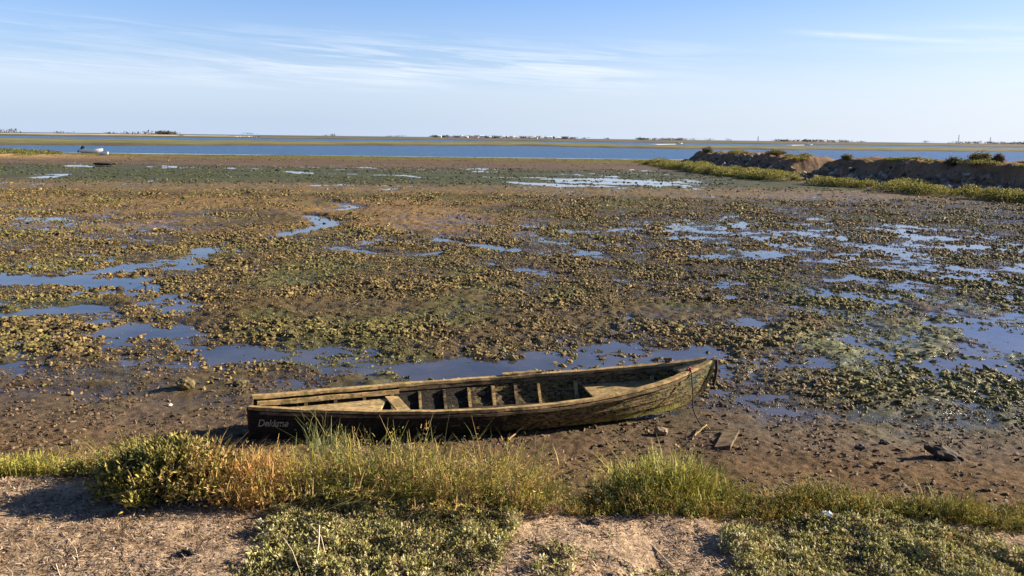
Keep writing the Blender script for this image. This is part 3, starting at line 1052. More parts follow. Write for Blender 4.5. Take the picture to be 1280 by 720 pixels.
NT = 49
ts = np.linspace(0, 1, NT)
rows = []
for t in ts:
    S = section(float(t))
    full = np.vstack([np.stack([S[:, 0], S[:, 1]], 1), np.stack([-S[::-1, 0], S[::-1, 1]], 1)[1:]])
    rows.append(np.stack([np.full(len(full), t * LEN), full[:, 0], full[:, 1]], 1))
outer = np.array(rows)
rows = []
for t in ts:
    S = section(float(t), False, .024 if fb(t) > .06 else float(fb(t)) * .4)
    full = np.vstack([S, np.stack([-S[::-1, 0], S[::-1, 1]], 1)[1:]])
    rows.append(np.stack([np.full(len(full), min(t * LEN, LEN - .03)), full[:, 0], full[:, 1]], 1))
inner = np.array(rows)
nsec = outer.shape[1]
V = np.vstack([outer.reshape(-1, 3), inner.reshape(-1, 3)])
V = V + np.stack([np.zeros(len(V)), .006 * pn(V[:, 0] * 3, V[:, 2] * 9, 5), .008 * pn(V[:, 0] * 2.2, V[:, 1] * 2 + 9, 6)], 1)
Fo = grid_faces(NT, nsec)
Fi = grid_faces(NT, nsec)[:, ::-1] + NT * nsec
rim = []
for i in range(NT - 1):
    for j in (0, nsec - 1):
        a, b_ = i * nsec + j, (i + 1) * nsec + j
        q_ = (a, b_, b_ + NT * nsec, a + NT * nsec)
        rim.append(q_ if j else q_[::-1])
np_mesh('hull', V, np.vstack([Fo, Fi, np.array(rim)]), HULL, parent=boat)
# transom
S = section(0.0, False)
full = np.vstack([S, np.stack([-S[::-1, 0], S[::-1, 1]], 1)[1:]])
full[:, 1] += .012 * (full[:, 1] > .3)
m_ = len(full)
V = np.vstack([np.stack([np.full(m_, -.022), full[:, 0], full[:, 1]], 1), np.stack([np.full(m_, .018), full[:, 0], full[:, 1]], 1)])
me = bpy.data.meshes.new('transom')
me.from_pydata(V.tolist(), [], [list(range(m_)), list(range(2 * m_ - 1, m_ - 1, -1))] + [[i, (i + 1) % m_, m_ + (i + 1) % m_, m_ + i][::-1] for i in range(m_)])
link('transom', me, WOOD_DARK, boat)


def side_path(t0, t1, sgn, dy=0.0, dz=0.0, n=40):
    t = np.linspace(t0, t1, n)
    return np.stack([t * LEN, sgn * (fb(t) + dy), fs(t) + dz + .006 * pn(t * 9, sgn * 3.3, 15)], 1)


def part(name, VF, mat, parent=boat, smooth=False):
    return np_mesh(name, VF[0], VF[1], mat, parent=parent, smooth=smooth)


part('gunwale', beam(side_path(.0, .985, -1, -.005, .018), .062, .034, .0022), WOOD_PALE)
part('gunwale', beam(side_path(.0, .985, 1, -.012, .018), .085, .036, .0025), WOOD_PALE)
part('inner_rail', beam(side_path(.01, .30, 1, -.062, -.055, 20), .030, .052, .002), WOOD_PALE)
part('inner_rail', beam(side_path(.30, .97, 1, -.040, -.030, 30), .022, .045, .002), WOOD_MID)
part('rubbing_strake', beam(side_path(.02, .96, -1, .022, -.030, 40), .022, .030, .003), WOOD_MID)
part('patch_plank', beam(side_path(.535, .625, 1, .0, .048, 8), .075, .034, .004), WOOD_PALE)
# ribs, each one bent frame from rail to rail
for i, t in enumerate([.045, .105, .165, .225, .285, .345, .40, .455, .51, .562, .615, .70, .79, .87]):
    S = section(t, False, .026)
    full = np.vstack([S[1:-1], np.stack([-S[::-1, 0], S[::-1, 1]], 1)[:-1]])
    full[0, 1] -= .0; full[-1, 1] -= .0
    P3 = np.stack([np.full(len(full), t * LEN), full[:, 0], full[:, 1]], 1)
    cen = np.array([t * LEN, 0, .42])
    nn = cen - P3; nn[:, 0] = 0; nn /= np.linalg.norm(nn, axis=1)[:, None]
    Xw = np.array([.020, 0, 0]) * rng.uniform(.85, 1.15)
    nn = nn * .040
    V = np.stack([P3 - Xw, P3 + Xw, P3 + nn + Xw, P3 + nn - Xw], 1).reshape(-1, 3) + rng.normal(0, .002, (len(P3) * 4, 3))
    F = []
    for a in range(len(P3) - 1):
        for k in range(4):
            F.append((a * 4 + k, a * 4 + (k + 1) % 4, a * 4 + 4 + (k + 1) % 4, a * 4 + 4 + k))
    F.append((3, 2, 1, 0)); e = (len(P3) - 1) * 4; F.append((e, e + 1, e + 2, e + 3))
    np_mesh('rib', V, np.array(F), WOOD_PALE if i % 3 else WOOD_MID, parent=boat)
# stern side deck (near side, lit, its inner edge straight)
X0, X1 = .03, 1.52
n = 14
xs = np.linspace(X0, X1, n)
nearY = -fb(xs / LEN) + .02
farY = np.interp(xs, [X0, .5, X1], [-.10, -.02, .18])
zd = fs(xs / LEN) - .012
xo = np.where(np.arange(n) == n - 1, 1, 0)
Vt = np.concatenate([np.stack([xs - .10 * xo, nearY, zd], 1), np.stack([xs + .05 * xo, farY, zd - .03], 1)])
V = np.vstack([Vt, Vt - np.array([0, 0, .026])])
F = []
for i in range(n - 1):
    F += [(i, i + 1, n + i + 1, n + i), (2 * n + i, 3 * n + i, 3 * n + i + 1, 2 * n + i + 1), (i, 2 * n + i, 2 * n + i + 1, i + 1), (n + i, n + i + 1, 3 * n + i + 1, 3 * n + i)]
F += [(0, n, 3 * n, 2 * n), (n - 1, 3 * n - 1, 4 * n - 1, 2 * n - 1)]
part('stern_deck', (V, np.array(F)), WOOD_PALE)
# bottom boards
for k, yy in enumerate((-.27, -.09, .09, .27)):
    t0, t1 = (.03, .70) if abs(yy) < .2 else (.16, .66)
    xs = np.linspace(t0 * LEN, t1 * LEN, 12)
    P = np.stack([xs, np.full(12, yy) * np.clip(fc(xs / LEN) / .40, .3, 1), np.full(12, .050 + .03 * (abs(yy) > .2)) + rng.normal(0, .003, 12)], 1)
    part('floor_board', beam(P, .165, .022, .002), WOOD_DARK)
# bow platform
xs = np.linspace(.715 * LEN, .93 * LEN, 12)
hw = np.interp(xs / LEN, [.71, .75, .86, .93], [.46, .43, .28, .13])
zz = np.interp(xs / LEN, [.66, .93], [.235, .36])
for sgn in (-1, 1):
    Vt = np.concatenate([np.stack([xs, np.full(12, sgn * .004), zz], 1), np.stack([xs, sgn * hw, zz + .01], 1)])
    V = np.vstack([Vt, Vt - np.array([0, 0, .025])]); n = 12
    F = []
    for i in range(n - 1):
        F += [(i, i + 1, n + i + 1, n + i), (2 * n + i, 3 * n + i, 3 * n + i + 1, 2 * n + i + 1), (i, 2 * n + i, 2 * n + i + 1, i + 1), (n + i, n + i + 1, 3 * n + i + 1, 3 * n + i)]
    F += [(0, n, 3 * n, 2 * n), (n - 1, 3 * n - 1, 4 * n - 1, 2 * n - 1)]
    F = np.array(F)
    part('bow_platform', (V, F if sgn < 0 else F[:, ::-1]), WOOD_PALE)
# breasthook
V, F = merge([(np.array([(.915 * LEN, .17, .535), (.915 * LEN, -.17, .535), (.99 * LEN, -.015, .665), (.99 * LEN, .015, .665),
                         (.915 * LEN, .17, .50), (.915 * LEN, -.17, .50), (.99 * LEN, -.015, .63), (.99 * LEN, .015, .63)], float),
               np.array([(3, 2, 1, 0), (4, 5, 6, 7), (0, 1, 5, 4), (1, 2, 6, 5), (2, 3, 7, 6), (3, 0, 4, 7)]))])
part('breasthook', (V, F), WOOD_PALE)
# stem post following the raked bow
t = np.array([.89, .925, .948, .968, .982, .993, 1.0])
P = np.stack([t * LEN + .006, np.zeros(7), np.array([.018, .055, .12, .235, .355, .50, .70])], 1)
Nn = np.tile(np.array([0, 1.0, 0]), (7, 1))
part('stem_post', beam(P, .030, .034, .002, N=Nn), WOOD_PALE)
# fallen thwart board leaning on the stern deck
tp = np.array([(1.55, .18, .365), (1.68, -.40, .345), (1.84, -.40, .335), (1.71, .18, .355)])
V = np.vstack([tp - np.array([0, 0, .024]), tp])
part('thwart', (V, np.array([(3, 2, 1, 0), (4, 5, 6, 7), (0, 1, 5, 4), (1, 2, 6, 5), (2, 3, 7, 6), (3, 0, 4, 7)])), WOOD_PALE)
# cleat and iron fitting at the bow
V, F = merge([box(-.03, .03, -.02, .02, 0, .05), box(-.05, .05, -.018, .018, .05, .075)])
cl = np_mesh('cleat', V, F, WOOD_DARK, parent=boat); cl.location = (.905 * LEN, float(fb(.905)) - .01, float(fs(.905)) + .03)
IRON = mat_flat('rusty_iron', (.035, .024, .018), .8, .3, .4, 20)
P = np.array([(LEN + .025, -.01, .66), (LEN + .035, -.012, .54), (LEN + .02, -.02, .42), (LEN - .005, -.02, .31)])
part('hanging_iron_bar', tube(P, [.020, .022, .022, .020], 6), IRON)
RUST = mat_flat('faded_red_cloth', (.30, .10, .08), .9, .1, .4, 30)
BV, BF = ico(2)
kn = np_mesh('rope_knot', BV * np.array([.04, .035, .03]) * (1 + .2 * rng.normal(0, 1, (len(BV), 1))), BF, RUST, parent=boat)
kn.location = (.925 * LEN, -float(fb(.925)) + .02, float(fs(.925)) + .04)
# name lettering near the stern, hand painted in pale paint
PAINT, pnt, pout = nmat('pale_lettering_paint')
pc = mixc(pnt, mrange(pnt, noise(pnt, objco(pnt), 26, 5, .7), .50, .66, 0, 1), (.44, .41, .31), (.05, .042, .03))
principled(pnt, pout, pc, .8, None, .2)
tc = bpy.data.curves.new('lettering', 'FONT')
tc.body = 'Dekkme'
tc.size = .128; tc.shear = .35; tc.extrude = .0012; tc.space_character = .95; tc.offset = .0015
to = bpy.data.objects.new('lettering_text', tc)
C.objects.link(to)
dg = bpy.context.evaluated_depsgraph_get()
tm = bpy.data.meshes.new_from_object(to.evaluated_get(dg))
bpy.data.objects.remove(to)
tv = np.array([v.co[:] for v in tm.vertices])
# wrap on the planking of the near side
X_ = .085 + tv[:, 0] * .80
tt = X_ / LEN
Zl = .225 + tv[:, 1]
b, s_, c_, k_ = fb(tt), fs(tt), fc(tt), fk(tt)
qq = (s_ - Zl) / (s_ - k_ - .045)
Yl = -(b + (c_ - b) * qq + .035 * np.minimum(1, b / .4) * np.sin(np.pi * qq) + .018) - tv[:, 2]
for i, v in enumerate(tm.vertices): v.co = (X_[i], Yl[i], Zl[i])
tm.update()
link('lettering', tm, PAINT, boat)


def boat_w(t, sgn, dz=0.0, dy=0.0):
    l = np.array([t * LEN, sgn * (float(fb(t)) + dy), float(fs(t)) + dz])
    c_, s__ = math.cos(HEAD), math.sin(HEAD)
    return np.array([stern[0] + l[0] * c_ - l[1] * s__, stern[1] + l[0] * s__ + l[1] * c_, BZ + l[2]])


# mooring rope
A_ = boat_w(.925, -1, .05, .0); A2 = boat_w(.925, -1, .0, .045); E = on_bank(880, 537, .015)
ctrl = [A_, A2, A2 + np.array([.02, -.06, -.25]), A2 * .45 + E * .55 + np.array([-.05, 0, -.10]), E, E + np.array([.14, .02, 0])]
tcv = np.linspace(0, 5, 40)
P = np.stack([spl(np.arange(6), [c[i] for c in ctrl], tcv) for i in range(3)], 1)
V, F = tube(P, .0075, 6)
tagp(np_mesh('mooring_rope', V, F, mat_flat('dark_rope', (.045, .035, .028), .9, .1, .4, 60), smooth=True), 'dark mooring rope hanging from the bow down to the mud', 'rope')

# ------------------------------------------------------------------ embankment on the right
T0, T1, T2, T3, T4 = gp(1480, 270), gp(1280, 253), gp(1090, 236), gp(945, 222), gp(820, 206)
toe = [T0 + (T0 - T1) * .8, T0, T1, T2, T3, T4, T4 + (T4 - T3) * .05]
NU, NV = 520, 90
acc = np.concatenate([[0], np.cumsum([np.linalg.norm(q_ - p) for p, q_ in zip(toe[:-1], toe[1:])])])
ul = np.linspace(0, acc[-1], NU)
tx = spl(acc, [p[0] for p in toe], ul); ty = spl(acc, [p[1] for p in toe], ul)
tnx, tny = np.gradient(tx, ul), np.gradient(ty, ul)
nx, ny = tny, -tnx          # to the right of the direction of travel (away from us)
ln = np.hypot(nx, ny); nx, ny = nx / ln, ny / ln
vl = np.concatenate([np.linspace(-2.2, 8, 70), np.linspace(8.4, 18, NV - 70)])
U, Vv = np.meshgrid(ul, vl, indexing='ij')
wob = .7 * fbm(U / 3.5, Vv / 9, 3, 201) + .28 * fbm(U / 1.1, Vv / 1.3, 3, 202)
vv = Vv + wob * sst(Vv, -1.0, 1.2)
Zp = np.interp(vv, [-2.5, -.2, 2.0, 3.9, 4.5, 4.95, 5.5, 9, 12, 15, 19], [-.25, .02, .25, .75, 1.45, 2.05, 2.25, 2.3, 1.7, .1, -.4])
gapu = acc[4] + .02 * (acc[5] - acc[4])
gap = 1 - .97 * np.exp(-(((U - gapu + 1.5) / 2.6) ** 4))
e_end = sst(acc[-1] - U, 0, 3.5)
taper = .86 + .14 * sst(gapu - U, 0, 40)
Zp = np.where(Zp > 0, Zp * gap * e_end * taper, Zp) + sst(Zp, .1, .6) * (.24 * fbm(U / 1.6, Vv / 1.6, 5, 203, .6) + .10 * fbm(U / 6, Vv / 6, 2, 204)) * gap
Xe = tx[:, None] + nx[:, None] * Vv; Ye = ty[:, None] + ny[:, None] * Vv
nE = fbm(U / 1.2, Vv / .5, 4, 205)
ce = np.zeros(U.shape + (3,))
ce[:] = (.20, .135, .085)
k = sst(nE, -.1, .5)[..., None] * .8
ce[:] = ce * (1 - k) + np.array((.115, .085, .058)) * k
k = sst(Zp + .3 * nE, 1.75, 2.1)[..., None]
ce[:] = ce * (1 - k) + np.array((.24, .145, .085)) * k
k = (sst(fbm(U / 2.5, Vv / 2.5, 3, 206), .0, .4) * sst(Zp, 1.7, 2.1))[..., None] * .75
ce[:] = ce * (1 - k) + np.array((.13, .12, .04)) * k
k = (sst(fbm(U / .5, Vv / .5, 2, 207), .45, .65) * (1 - sst(Zp, .9, 1.5)))[..., None] * .7
ce[:] = ce * (1 - k) + np.array((.36, .31, .27)) * k
o = np_mesh('embankment', np.stack([Xe, Ye, Zp], -1).reshape(-1, 3), grid_faces(NU, len(vl)), G_MAT, ce.reshape(-1, 3), True, attrs={'wet': np.zeros(U.size)})
tagp(o, kind='structure')


def emb(uu, vv_):
    i = np.clip(np.searchsorted(ul, uu), 0, NU - 1)
    j = np.clip(np.searchsorted(vl, vv_), 0, len(vl) - 1)
    return np.stack([Xe[i, j], Ye[i, j], Zp[i, j]], -1)


def leaf_mass(P, size, pal, wts):
    m = len(P)
    return leaves(P, updir(m, .8), size * rng.uniform(.7, 1.4, m), size * rng.uniform(.4, .8, m), pick(pal, m, wts))


# rubble blocks fallen from the bank
n = 3000
uu = rng.uniform(2, acc[-1] - 3, n); v_ = rng.uniform(.8, 4.6, n)
P = emb(uu, v_)
r = rng.uniform(0, 1, n) ** 3 * .38 + .05
V, F, c = clods('', P, r, r * .7, pick([(.17, .13, .09), (.10, .08, .06), (.34, .29, .25), (.22, .15, .10)], n, [.4, .3, .1, .2]), 1)
tagp(np_mesh('embankment_rubble', V, F, CLOD, c), 'fallen stones and lumps of earth on the shaded face of the right embankment', 'rubble', kind='stuff')

# saltmarsh scrub along the toe (reads as one strip of mounds)
mounds = []
crest = []
for i in range(70):     # ragged low scrub along the crest
    uu = rng.uniform(0, acc[-1] - 4)
    if pn(np.array(uu / 6.0), np.array(1.7), 213) > -.1: crest.append((uu, rng.uniform(4.9, 7.5), rng.uniform(.4, 1.2), rng.uniform(.12, .45)))
for i in range(90):
    uu = rng.uniform(0, acc[-1] - 1); v_ = rng.uniform(-1.6, .25)
    if pn(np.array(uu / 5.0), np.array(v_), 211) < -.15: continue
    mounds.append((uu, v_, rng.uniform(.6, 1.7), rng.uniform(.40, .95)))
for i in range(60):     # thicker and higher at the far, left end
    mounds.append((rng.uniform(acc[4] - 3, acc[-1] + 3), rng.uniform(-1.8, 1.2), rng.uniform(.8, 1.9), rng.uniform(.4, 1.0)))
L_ = []
for (uu, v_, rr, hh) in mounds + crest:
    m = int(330 * rr * rr + 120)
    a = rng.uniform(0, 6.283, m); q_ = np.sqrt(rng.uniform(0, 1, m))
    c0 = emb(np.array([min(uu, acc[-1])]), np.array([v_]))[0]
    if uu > acc[-1]: c0 = c0 + np.array([tnx[-1], tny[-1], 0]) * (uu - acc[-1])
    P = np.stack([c0[0] + rr * q_ * np.cos(a), c0[1] + rr * 1.2 * q_ * np.sin(a), np.maximum(c0[2], 0.02) + hh * np.sqrt(1 - q_ ** 2) * rng.uniform(.45, 1, m)], 1)
    L_.append(P)
P = np.vstack(L_)
V, F, c = leaf_mass(P, .13, [(.34, .31, .065), (.22, .22, .05), (.42, .34, .10), (.07, .075, .024)], [.35, .33, .17, .15])
tagp(np_mesh('saltmarsh_scrub', V, F, LEAF, c), 'yellow green saltmarsh scrub along the foot and crest of the right embankment', 'scrub', kind='stuff')


def bush(px, py, d_uv, rx, h, pal, label):
    root = empty('bush', emb(np.array([d_uv[0]]), np.array([d_uv[1]]))[0])
    tagp(root, label, 'bush')
    ST, LP = [], []
    for i in range(40):
        a = rng.uniform(0, 6.283); q_ = math.sqrt(rng.uniform(0, 1))
        top = np.array([rx * q_ * math.cos(a), rx * q_ * math.sin(a), h * (1 - .55 * q_ * q_) * rng.uniform(.6, 1.15)])
        P = np.linspace(top * np.array([.2, .2, 0]) - np.array([0, 0, .1]), top, 4)
        ST.append(tube(P, np.linspace(.03, .01, 4), 4))
        m = 50
        LP.append(P[0] + (top - P[0]) * rng.uniform(.35, 1.05, m)[:, None] + rng.normal(0, .09, (m, 3)))
    V, F = merge(ST); np_mesh('stem', V, F, WOOD_DARK, parent=root)
    V, F, c = leaf_mass(np.vstack(LP), .12, pal, None)
    np_mesh('foliage', V, F, LEAF, c, parent=root)


def u_at(px):
    """place along the embankment whose crest lies in this direction from the viewpoint"""
    cx, cy = tx + 5.8 * nx, ty + 5.8 * ny
    return ul[int(np.argmin(np.abs(cx / cy - (px - 640) / F_PX / math.cos(PITCH) )))]


OL = [(.18, .155, .045), (.12, .105, .035), (.22, .16, .06)]
DK = [(.07, .072, .028), (.10, .09, .034), (.13, .10, .04)]
bush(957, 190, (u_at(950), 6.5), 1.2, .6, OL, 'olive brown bush on top of the far left block of the embankment')
bush(876, 190, (u_at(876), 5.6), .8, .75, [(.17, .18, .10), (.12, .13, .07)], 'pale grey green bush at the far tip of the embankment')
bush(1175, 200, (u_at(1172), 5.9), .6, .55, DK, 'dark rounded bush on the crest of the right embankment')
bush(1203, 203, (u_at(1203), 5.8), .8, .5, OL, 'wider olive bush just right of the dark crest bush')
bush(1226, 205, (u_at(1226), 5.8), .3, .5, [(.15, .09, .05), (.09, .07, .03)], 'small reddish bush at the right of the crest bushes')
bush(1040, 197, (u_at(1040), 6.0), .5, .22, OL, 'low brownish bush at the left end of the right embankment block')

# shrubs on the sand spit at the left
L_ = []
for i in range(46):
    px_, py_ = rng.choice([rng.uniform(-30, 30), rng.uniform(32, 72)]), 0
    c0 = np.array([(px_ - 640) / F_PX * 120, rng.uniform(113, 126), 0])
    c0[2] = float(height(np.array([c0[0]]), np.array([c0[1]]))[0])
    rr, hh, m = rng.uniform(.7, 1.8), rng.uniform(.25, .55), 160
    a = rng.uniform(0, 6.283, m); q_ = np.sqrt(rng.uniform(0, 1, m))
    L_.append(np.stack([c0[0] + rr * q_ * np.cos(a), c0[1] + rr * q_ * np.sin(a), c0[2] + hh * np.sqrt(1 - q_ ** 2) * rng.uniform(.3, 1, m)], 1))
V, F, c = leaf_mass(np.vstack(L_), .2, [(.21, .20, .05), (.15, .15, .04), (.10, .11, .035)], None)
tagp(np_mesh('sand_spit_scrub', V, F, LEAF, c), 'yellow green scrub on the pale sand spit at the far left', 'scrub', kind='stuff')


# ------------------------------------------------------------------ marsh islands and far shores
def strip(name, xs_, y0s, y1s, ztop, pal, seed, nseg=420, rows=26, step=None):
    x = np.linspace(xs_[0], xs_[-1], nseg)
    sc = (xs_[-1] - xs_[0]) / nseg
    a = np.interp(x, xs_, y0s) + fbm(x / (sc * 14), x * 0, 4, seed) * (np.mean(y1s) - np.mean(y0s)) * .10
    b = np.interp(x, xs_, y1s) + fbm(x / (sc * 14), x * 0 + 5, 4, seed + 1) * (np.mean(y1s) - np.mean(y0s)) * .10
    t = np.linspace(0, 1, rows)
    X_, T_ = np.meshgrid(x, t, indexing='ij')
    Yy = a[:, None] + (b - a)[:, None] * T_
    prof = np.minimum(sst(T_, 0, .10), 1 - sst(T_, .9, 1))
    dd = (np.mean(y1s) - np.mean(y0s))
    zn = fbm(X_ / (sc * 10), Yy / (dd * .25), 4, seed + 2)
    Zz = -.5 + (ztop + .5) * prof * (1 + .20 * zn) + .08 * zn * prof
    w_ = fbm(X_ / (sc * 22), Yy / (dd * .10), 4, seed + 3)
    c = np.zeros(X_.shape + (3,)); c[:] = pal[0]
    k = sst(w_, -.15, .35)[..., None]; c[:] = c * (1 - k) + np.array(pal[1]) * k
    k = sst(fbm(X_ / (sc * 30), Yy / (dd * .07), 3, seed + 4), .2, .6)[..., None]; c[:] = c * (1 - k) + np.array(pal[2]) * k
    k = (1 - sst(T_, .05, .16))[..., None]; c[:] = c * (1 - k) + np.array(pal[3]) * k
    o = np_mesh(name, np.stack([X_, Yy, Zz], -1).reshape(-1, 3), grid_faces(nseg, rows)[:, ::-1], FAR, c.reshape(-1, 3), True)
    return tagp(o, kind='structure')


FAR = mat_vcol('far_marsh', .9, .15, .2, .4)
MP = [(.13, .125, .042), (.19, .185, .055), (.16, .115, .055), (.085, .066, .042)]
strip('marsh_island', [-400, -200, -132, -80, 0, 60, 218, 500], [195, 200, 205, 262, 338, 302, 338, 350], [420, 430, 440, 470, 640, 470, 520, 520], .55, MP, 301)
strip('marsh_island', [-900, -500, -250, -60, 160, 420, 1000], [700, 720, 780, 900, 860, 800, 760], [1150, 1150, 1150, 1150, 1150, 1150, 1150], .95, MP, 321)
strip('far_shore', [-3500, -1500, -700, 0, 700, 1500, 3500], [1500, 1500, 1600, 1500, 1400, 1500, 1500], [3200] * 7, 1.6, [(.13, .10, .06), (.11, .11, .045), (.16, .12, .07), (.12, .09, .06)], 341)
strip('sand_bar', [-760, -700, -560, -500], [1180, 1175, 1180, 1200], [1260, 1280, 1290, 1230], 1.2, [(.55, .45, .32)] * 4, 361, 80, 10)
strip('sand_bar', [-1000, -800, -600, -430], [1300, 1300, 1320, 1340], [1420, 1440, 1430, 1380], 1.3, [(.50, .40, .27)] * 4, 381, 80, 10)

# far trees: a dark line reads as one mass
L_ = []
for i in range(230):
    px_ = rng.choice([rng.uniform(205, 218), rng.uniform(540, 715), rng.uniform(790, 850), rng.uniform(960, 1050), rng.uniform(1180, 1280), rng.uniform(0, 1280)], p=[.06, .5, .08, .12, .12, .12])
    d = 2300.0 if px_ > 240 else 1450
    cx = (px_ - 640) / F_PX * d
    m = 26; rr = rng.uniform(3, 9)
    L_.append(np.stack([cx + rng.normal(0, rr, m), d + rng.normal(0, 12, m), 1.6 + rng.uniform(0, 1, m) * rng.uniform(2, 6)], 1))
V, F, c = leaf_mass(np.vstack(L_), 3.2, [(.05, .055, .035), (.07, .065, .04)], None)
tagp(np_mesh('distant_trees', V, F, LEAF, c), 'dark low trees along the horizon between the far white houses', 'distant trees', kind='stuff')

# white houses on the far barrier island
WHITE = mat_flat('white_render', (.78, .77, .74), .8, .2, .06, .2)
TILE = mat_flat('roof_tile', (.28, .17, .12), .9, .1, .2, .3)
hs_proto = None
for i in range(38):
    px_ = [595, 601][i] if i < 2 else rng.uniform(548, 700)
    if i > 33: px_ = rng.uniform(965, 1045)
    d = 2150 + rng.uniform(-60, 60)
    w_, h_ = (13, 6.0) if i < 2 else (rng.uniform(5, 12), rng.uniform(2.4, 5.0))
    root = empty('house', ((px_ - 640) / F_PX * d, d, 1.5), rng.uniform(-.3, .3))
    tagp(root, 'tiny white house among trees on the far island horizon', 'house', 'white houses on the far island')
    V, F = box(-w_ / 2, w_ / 2, -4, 4, 0, h_); np_mesh('wall', V, F, WHITE, parent=root)
    V = np.array([(-w_ / 2 - .4, -4.4, h_ + .02), (w_ / 2 + .4, -4.4, h_ + .02), (w_ / 2 + .4, 4.4, h_ + .02), (-w_ / 2 - .4, 4.4, h_ + .02), (-w_ / 2, 0, h_ + 1.7), (w_ / 2, 0, h_ + 1.7)], float)
    np_mesh('roof', V, [np.array([(0, 1, 5, 4), (2, 3, 4, 5), (3, 2, 1, 0)]), np.array([(1, 2, 5), (3, 0, 4)])], TILE if i % 3 == 0 else WHITE, parent=root)

# lattice masts on the right horizon
MAST = mat_flat('grey_mast', (.30, .30, .32), .7, .3)
for (px_, hh, lab) in [(1186, 24, 'tall grey mast on the right horizon, left of two'), (1225, 19, 'shorter grey mast on the right horizon, right of two'), (795, 9, 'short grey mast on the horizon above the lagoon centre'), (940, 14, 'slim pale tower on the horizon above the embankment end')]:
    d = 2300
    prt = []
    cx = (px_ - 640) / F_PX * d
    for sx in (-1, 1):
        for sy in (-1, 1):
            prt.append(tube(np.array([(sx * 1.3, sy * 1.3, 0), (sx * .5, sy * .5, hh)]), .2, 5))
    for z_ in np.linspace(1, hh - 1, 8):
        q_ = 1.3 - .8 * z_ / hh
        prt.append(tube(np.array([(-q_, -q_, z_), (q_, -q_, z_ + 1.4)]), .2, 4)); prt.append(tube(np.array([(q_, q_, z_), (-q_, q_, z_ + 1.4)]), .2, 4))
    V, F = merge(prt)
    o = np_mesh('mast', V, F, MAST); o.location = (cx, d, 1.3)
    tagp(o, lab, 'mast', 'masts on the horizon')

# ------------------------------------------------------------------ small boats out on the lagoon side
GEL = mat_flat('white_gelcoat', (.80, .79, .77), .35, .5, .05, 2)
BLK = mat_flat('black_cowling', (.015, .015, .018), .4, .5)
GRY = mat_flat('grey_interior', (.35, .35, .36), .7, .3)


def hull_mesh(L, B, D, n=16):
    rows = []
    for t in np.linspace(0, 1, n):
        b = B / 2 * (1 - max(0, (t - .45) / .55) ** 2.2) + .01
        s_ = D * (.80 + .30 * t * t); k_ = D * .45 * max(0, (t - .7) / .3) ** 2
        half = [(b - .03, s_ - .02), (b, s_), (b * .97, s_ * .6 + k_ * .4), (b * .75, k_ + .12 * D), (0, k_)]
        pr = [(-yy, zz) for yy, zz in half] + [(yy, zz) for yy, zz in half[::-1]][1:]
        rows.append([(t * L, yy, zz) for yy, zz in pr])
    V = np.array(rows); k = V.shape[1]
    F = grid_faces(n, k)[:, ::-1]
    # sole and transom
    cap = np.array([[i * k, i * k + k - 1, (i + 1) * k + k - 1, (i + 1) * k] for i in range(n - 1)])
    V2 = V.reshape(-1, 3)
    dv = V2[cap.ravel()].reshape(-1, 3).copy(); dv[:, 2] -= D * .35
    return (V2, F), (dv, np.arange(len(dv)).reshape(-1, 4)[:, ::-1]), V2[:k]


def small_boat(name, px_, py_, L, B, D, rz, label, motor=True, console=False):
    p = gp(px_, py_, 0)
    p[2] = max(float(height(np.array([p[0]]), np.array([p[1]]))[0]), -.15)
    root = empty(name, p, rz); tagp(root, label, 'boat')
    (V, F), (dv, df), tr = hull_mesh(L, B, D)
    np_mesh('hull', V, F, GEL, parent=root)
    np_mesh('deck', dv, df, GRY, parent=root)
    me = bpy.data.meshes.new('transom'); me.from_pydata(tr.tolist(), [], [list(range(len(tr)))]); link('transom', me, GEL, root)
    for bb in (box(.28 * L, .34 * L, -B * .42, B * .42, D * .66, D * .72), box(.58 * L, .63 * L, -B * .36, B * .36, D * .70, D * .76)):
        np_mesh('thwart', bb[0], bb[1], GEL, parent=root)
    if motor:
        m = empty('outboard_motor', (-.12, 0, D * .95)); m.parent = root
        m.rotation_euler = (0, R(52), 0)
        V, F = merge([box(-.2, .2, -.16, .16, .1, .55), box(-.15, .15, -.13, .13, .55, .62)]); np_mesh('cowling', V, F, BLK, parent=m)
        V, F = merge([box(-.08, .08, -.05, .05, -.75, .1), box(-.18, .2, -.03, .03, -.8, -.7)]); np_mesh('shaft', V, F, BLK, parent=m)
    if console:
        V, F = merge([box(.46 * L, .54 * L, -.35, .35, D * .4, D * 1.5)]); np_mesh('console', V, F, GEL, parent=root)
    return root


small_boat('motor_boat', 103, 193.0, 3.7, 1.5, .72, R(-4), 'white motor boat with black outboard tilted up, lying at the lagoon shore')
small_boat('dinghy', 127.5, 195.5, 1.75, 1.0, .45, R(-35), 'small white dinghy lying right beside the white motor boat', motor=False)
small_boat('speed_boat', 845, 180, 5.5, 2.2, 1.1, R(5), 'white speed boat with a wake on the far blue channel', console=True)
small_boat('speed_boat', 1006, 181.4, 7.0, 2.4, 1.0, R(5), 'white speed boat near the far shore above the embankment gap', console=True)
for (px_, py_) in [(291, 171.6), (298, 171.4), (309, 172.0), (314, 172.4)]:
    b_ = small_boat('moored_boat', px_, py_, 6.5, 2.2, 1.2, R(rng.uniform(-30, 30)), 'tiny white boat moored off the far sand bar at the left', motor=False, console=True)
    b_['group'] = 'white boats moored off the far sand bar'
FOAM = mat_flat('wake_foam', (.75, .78, .80), .8, .2)
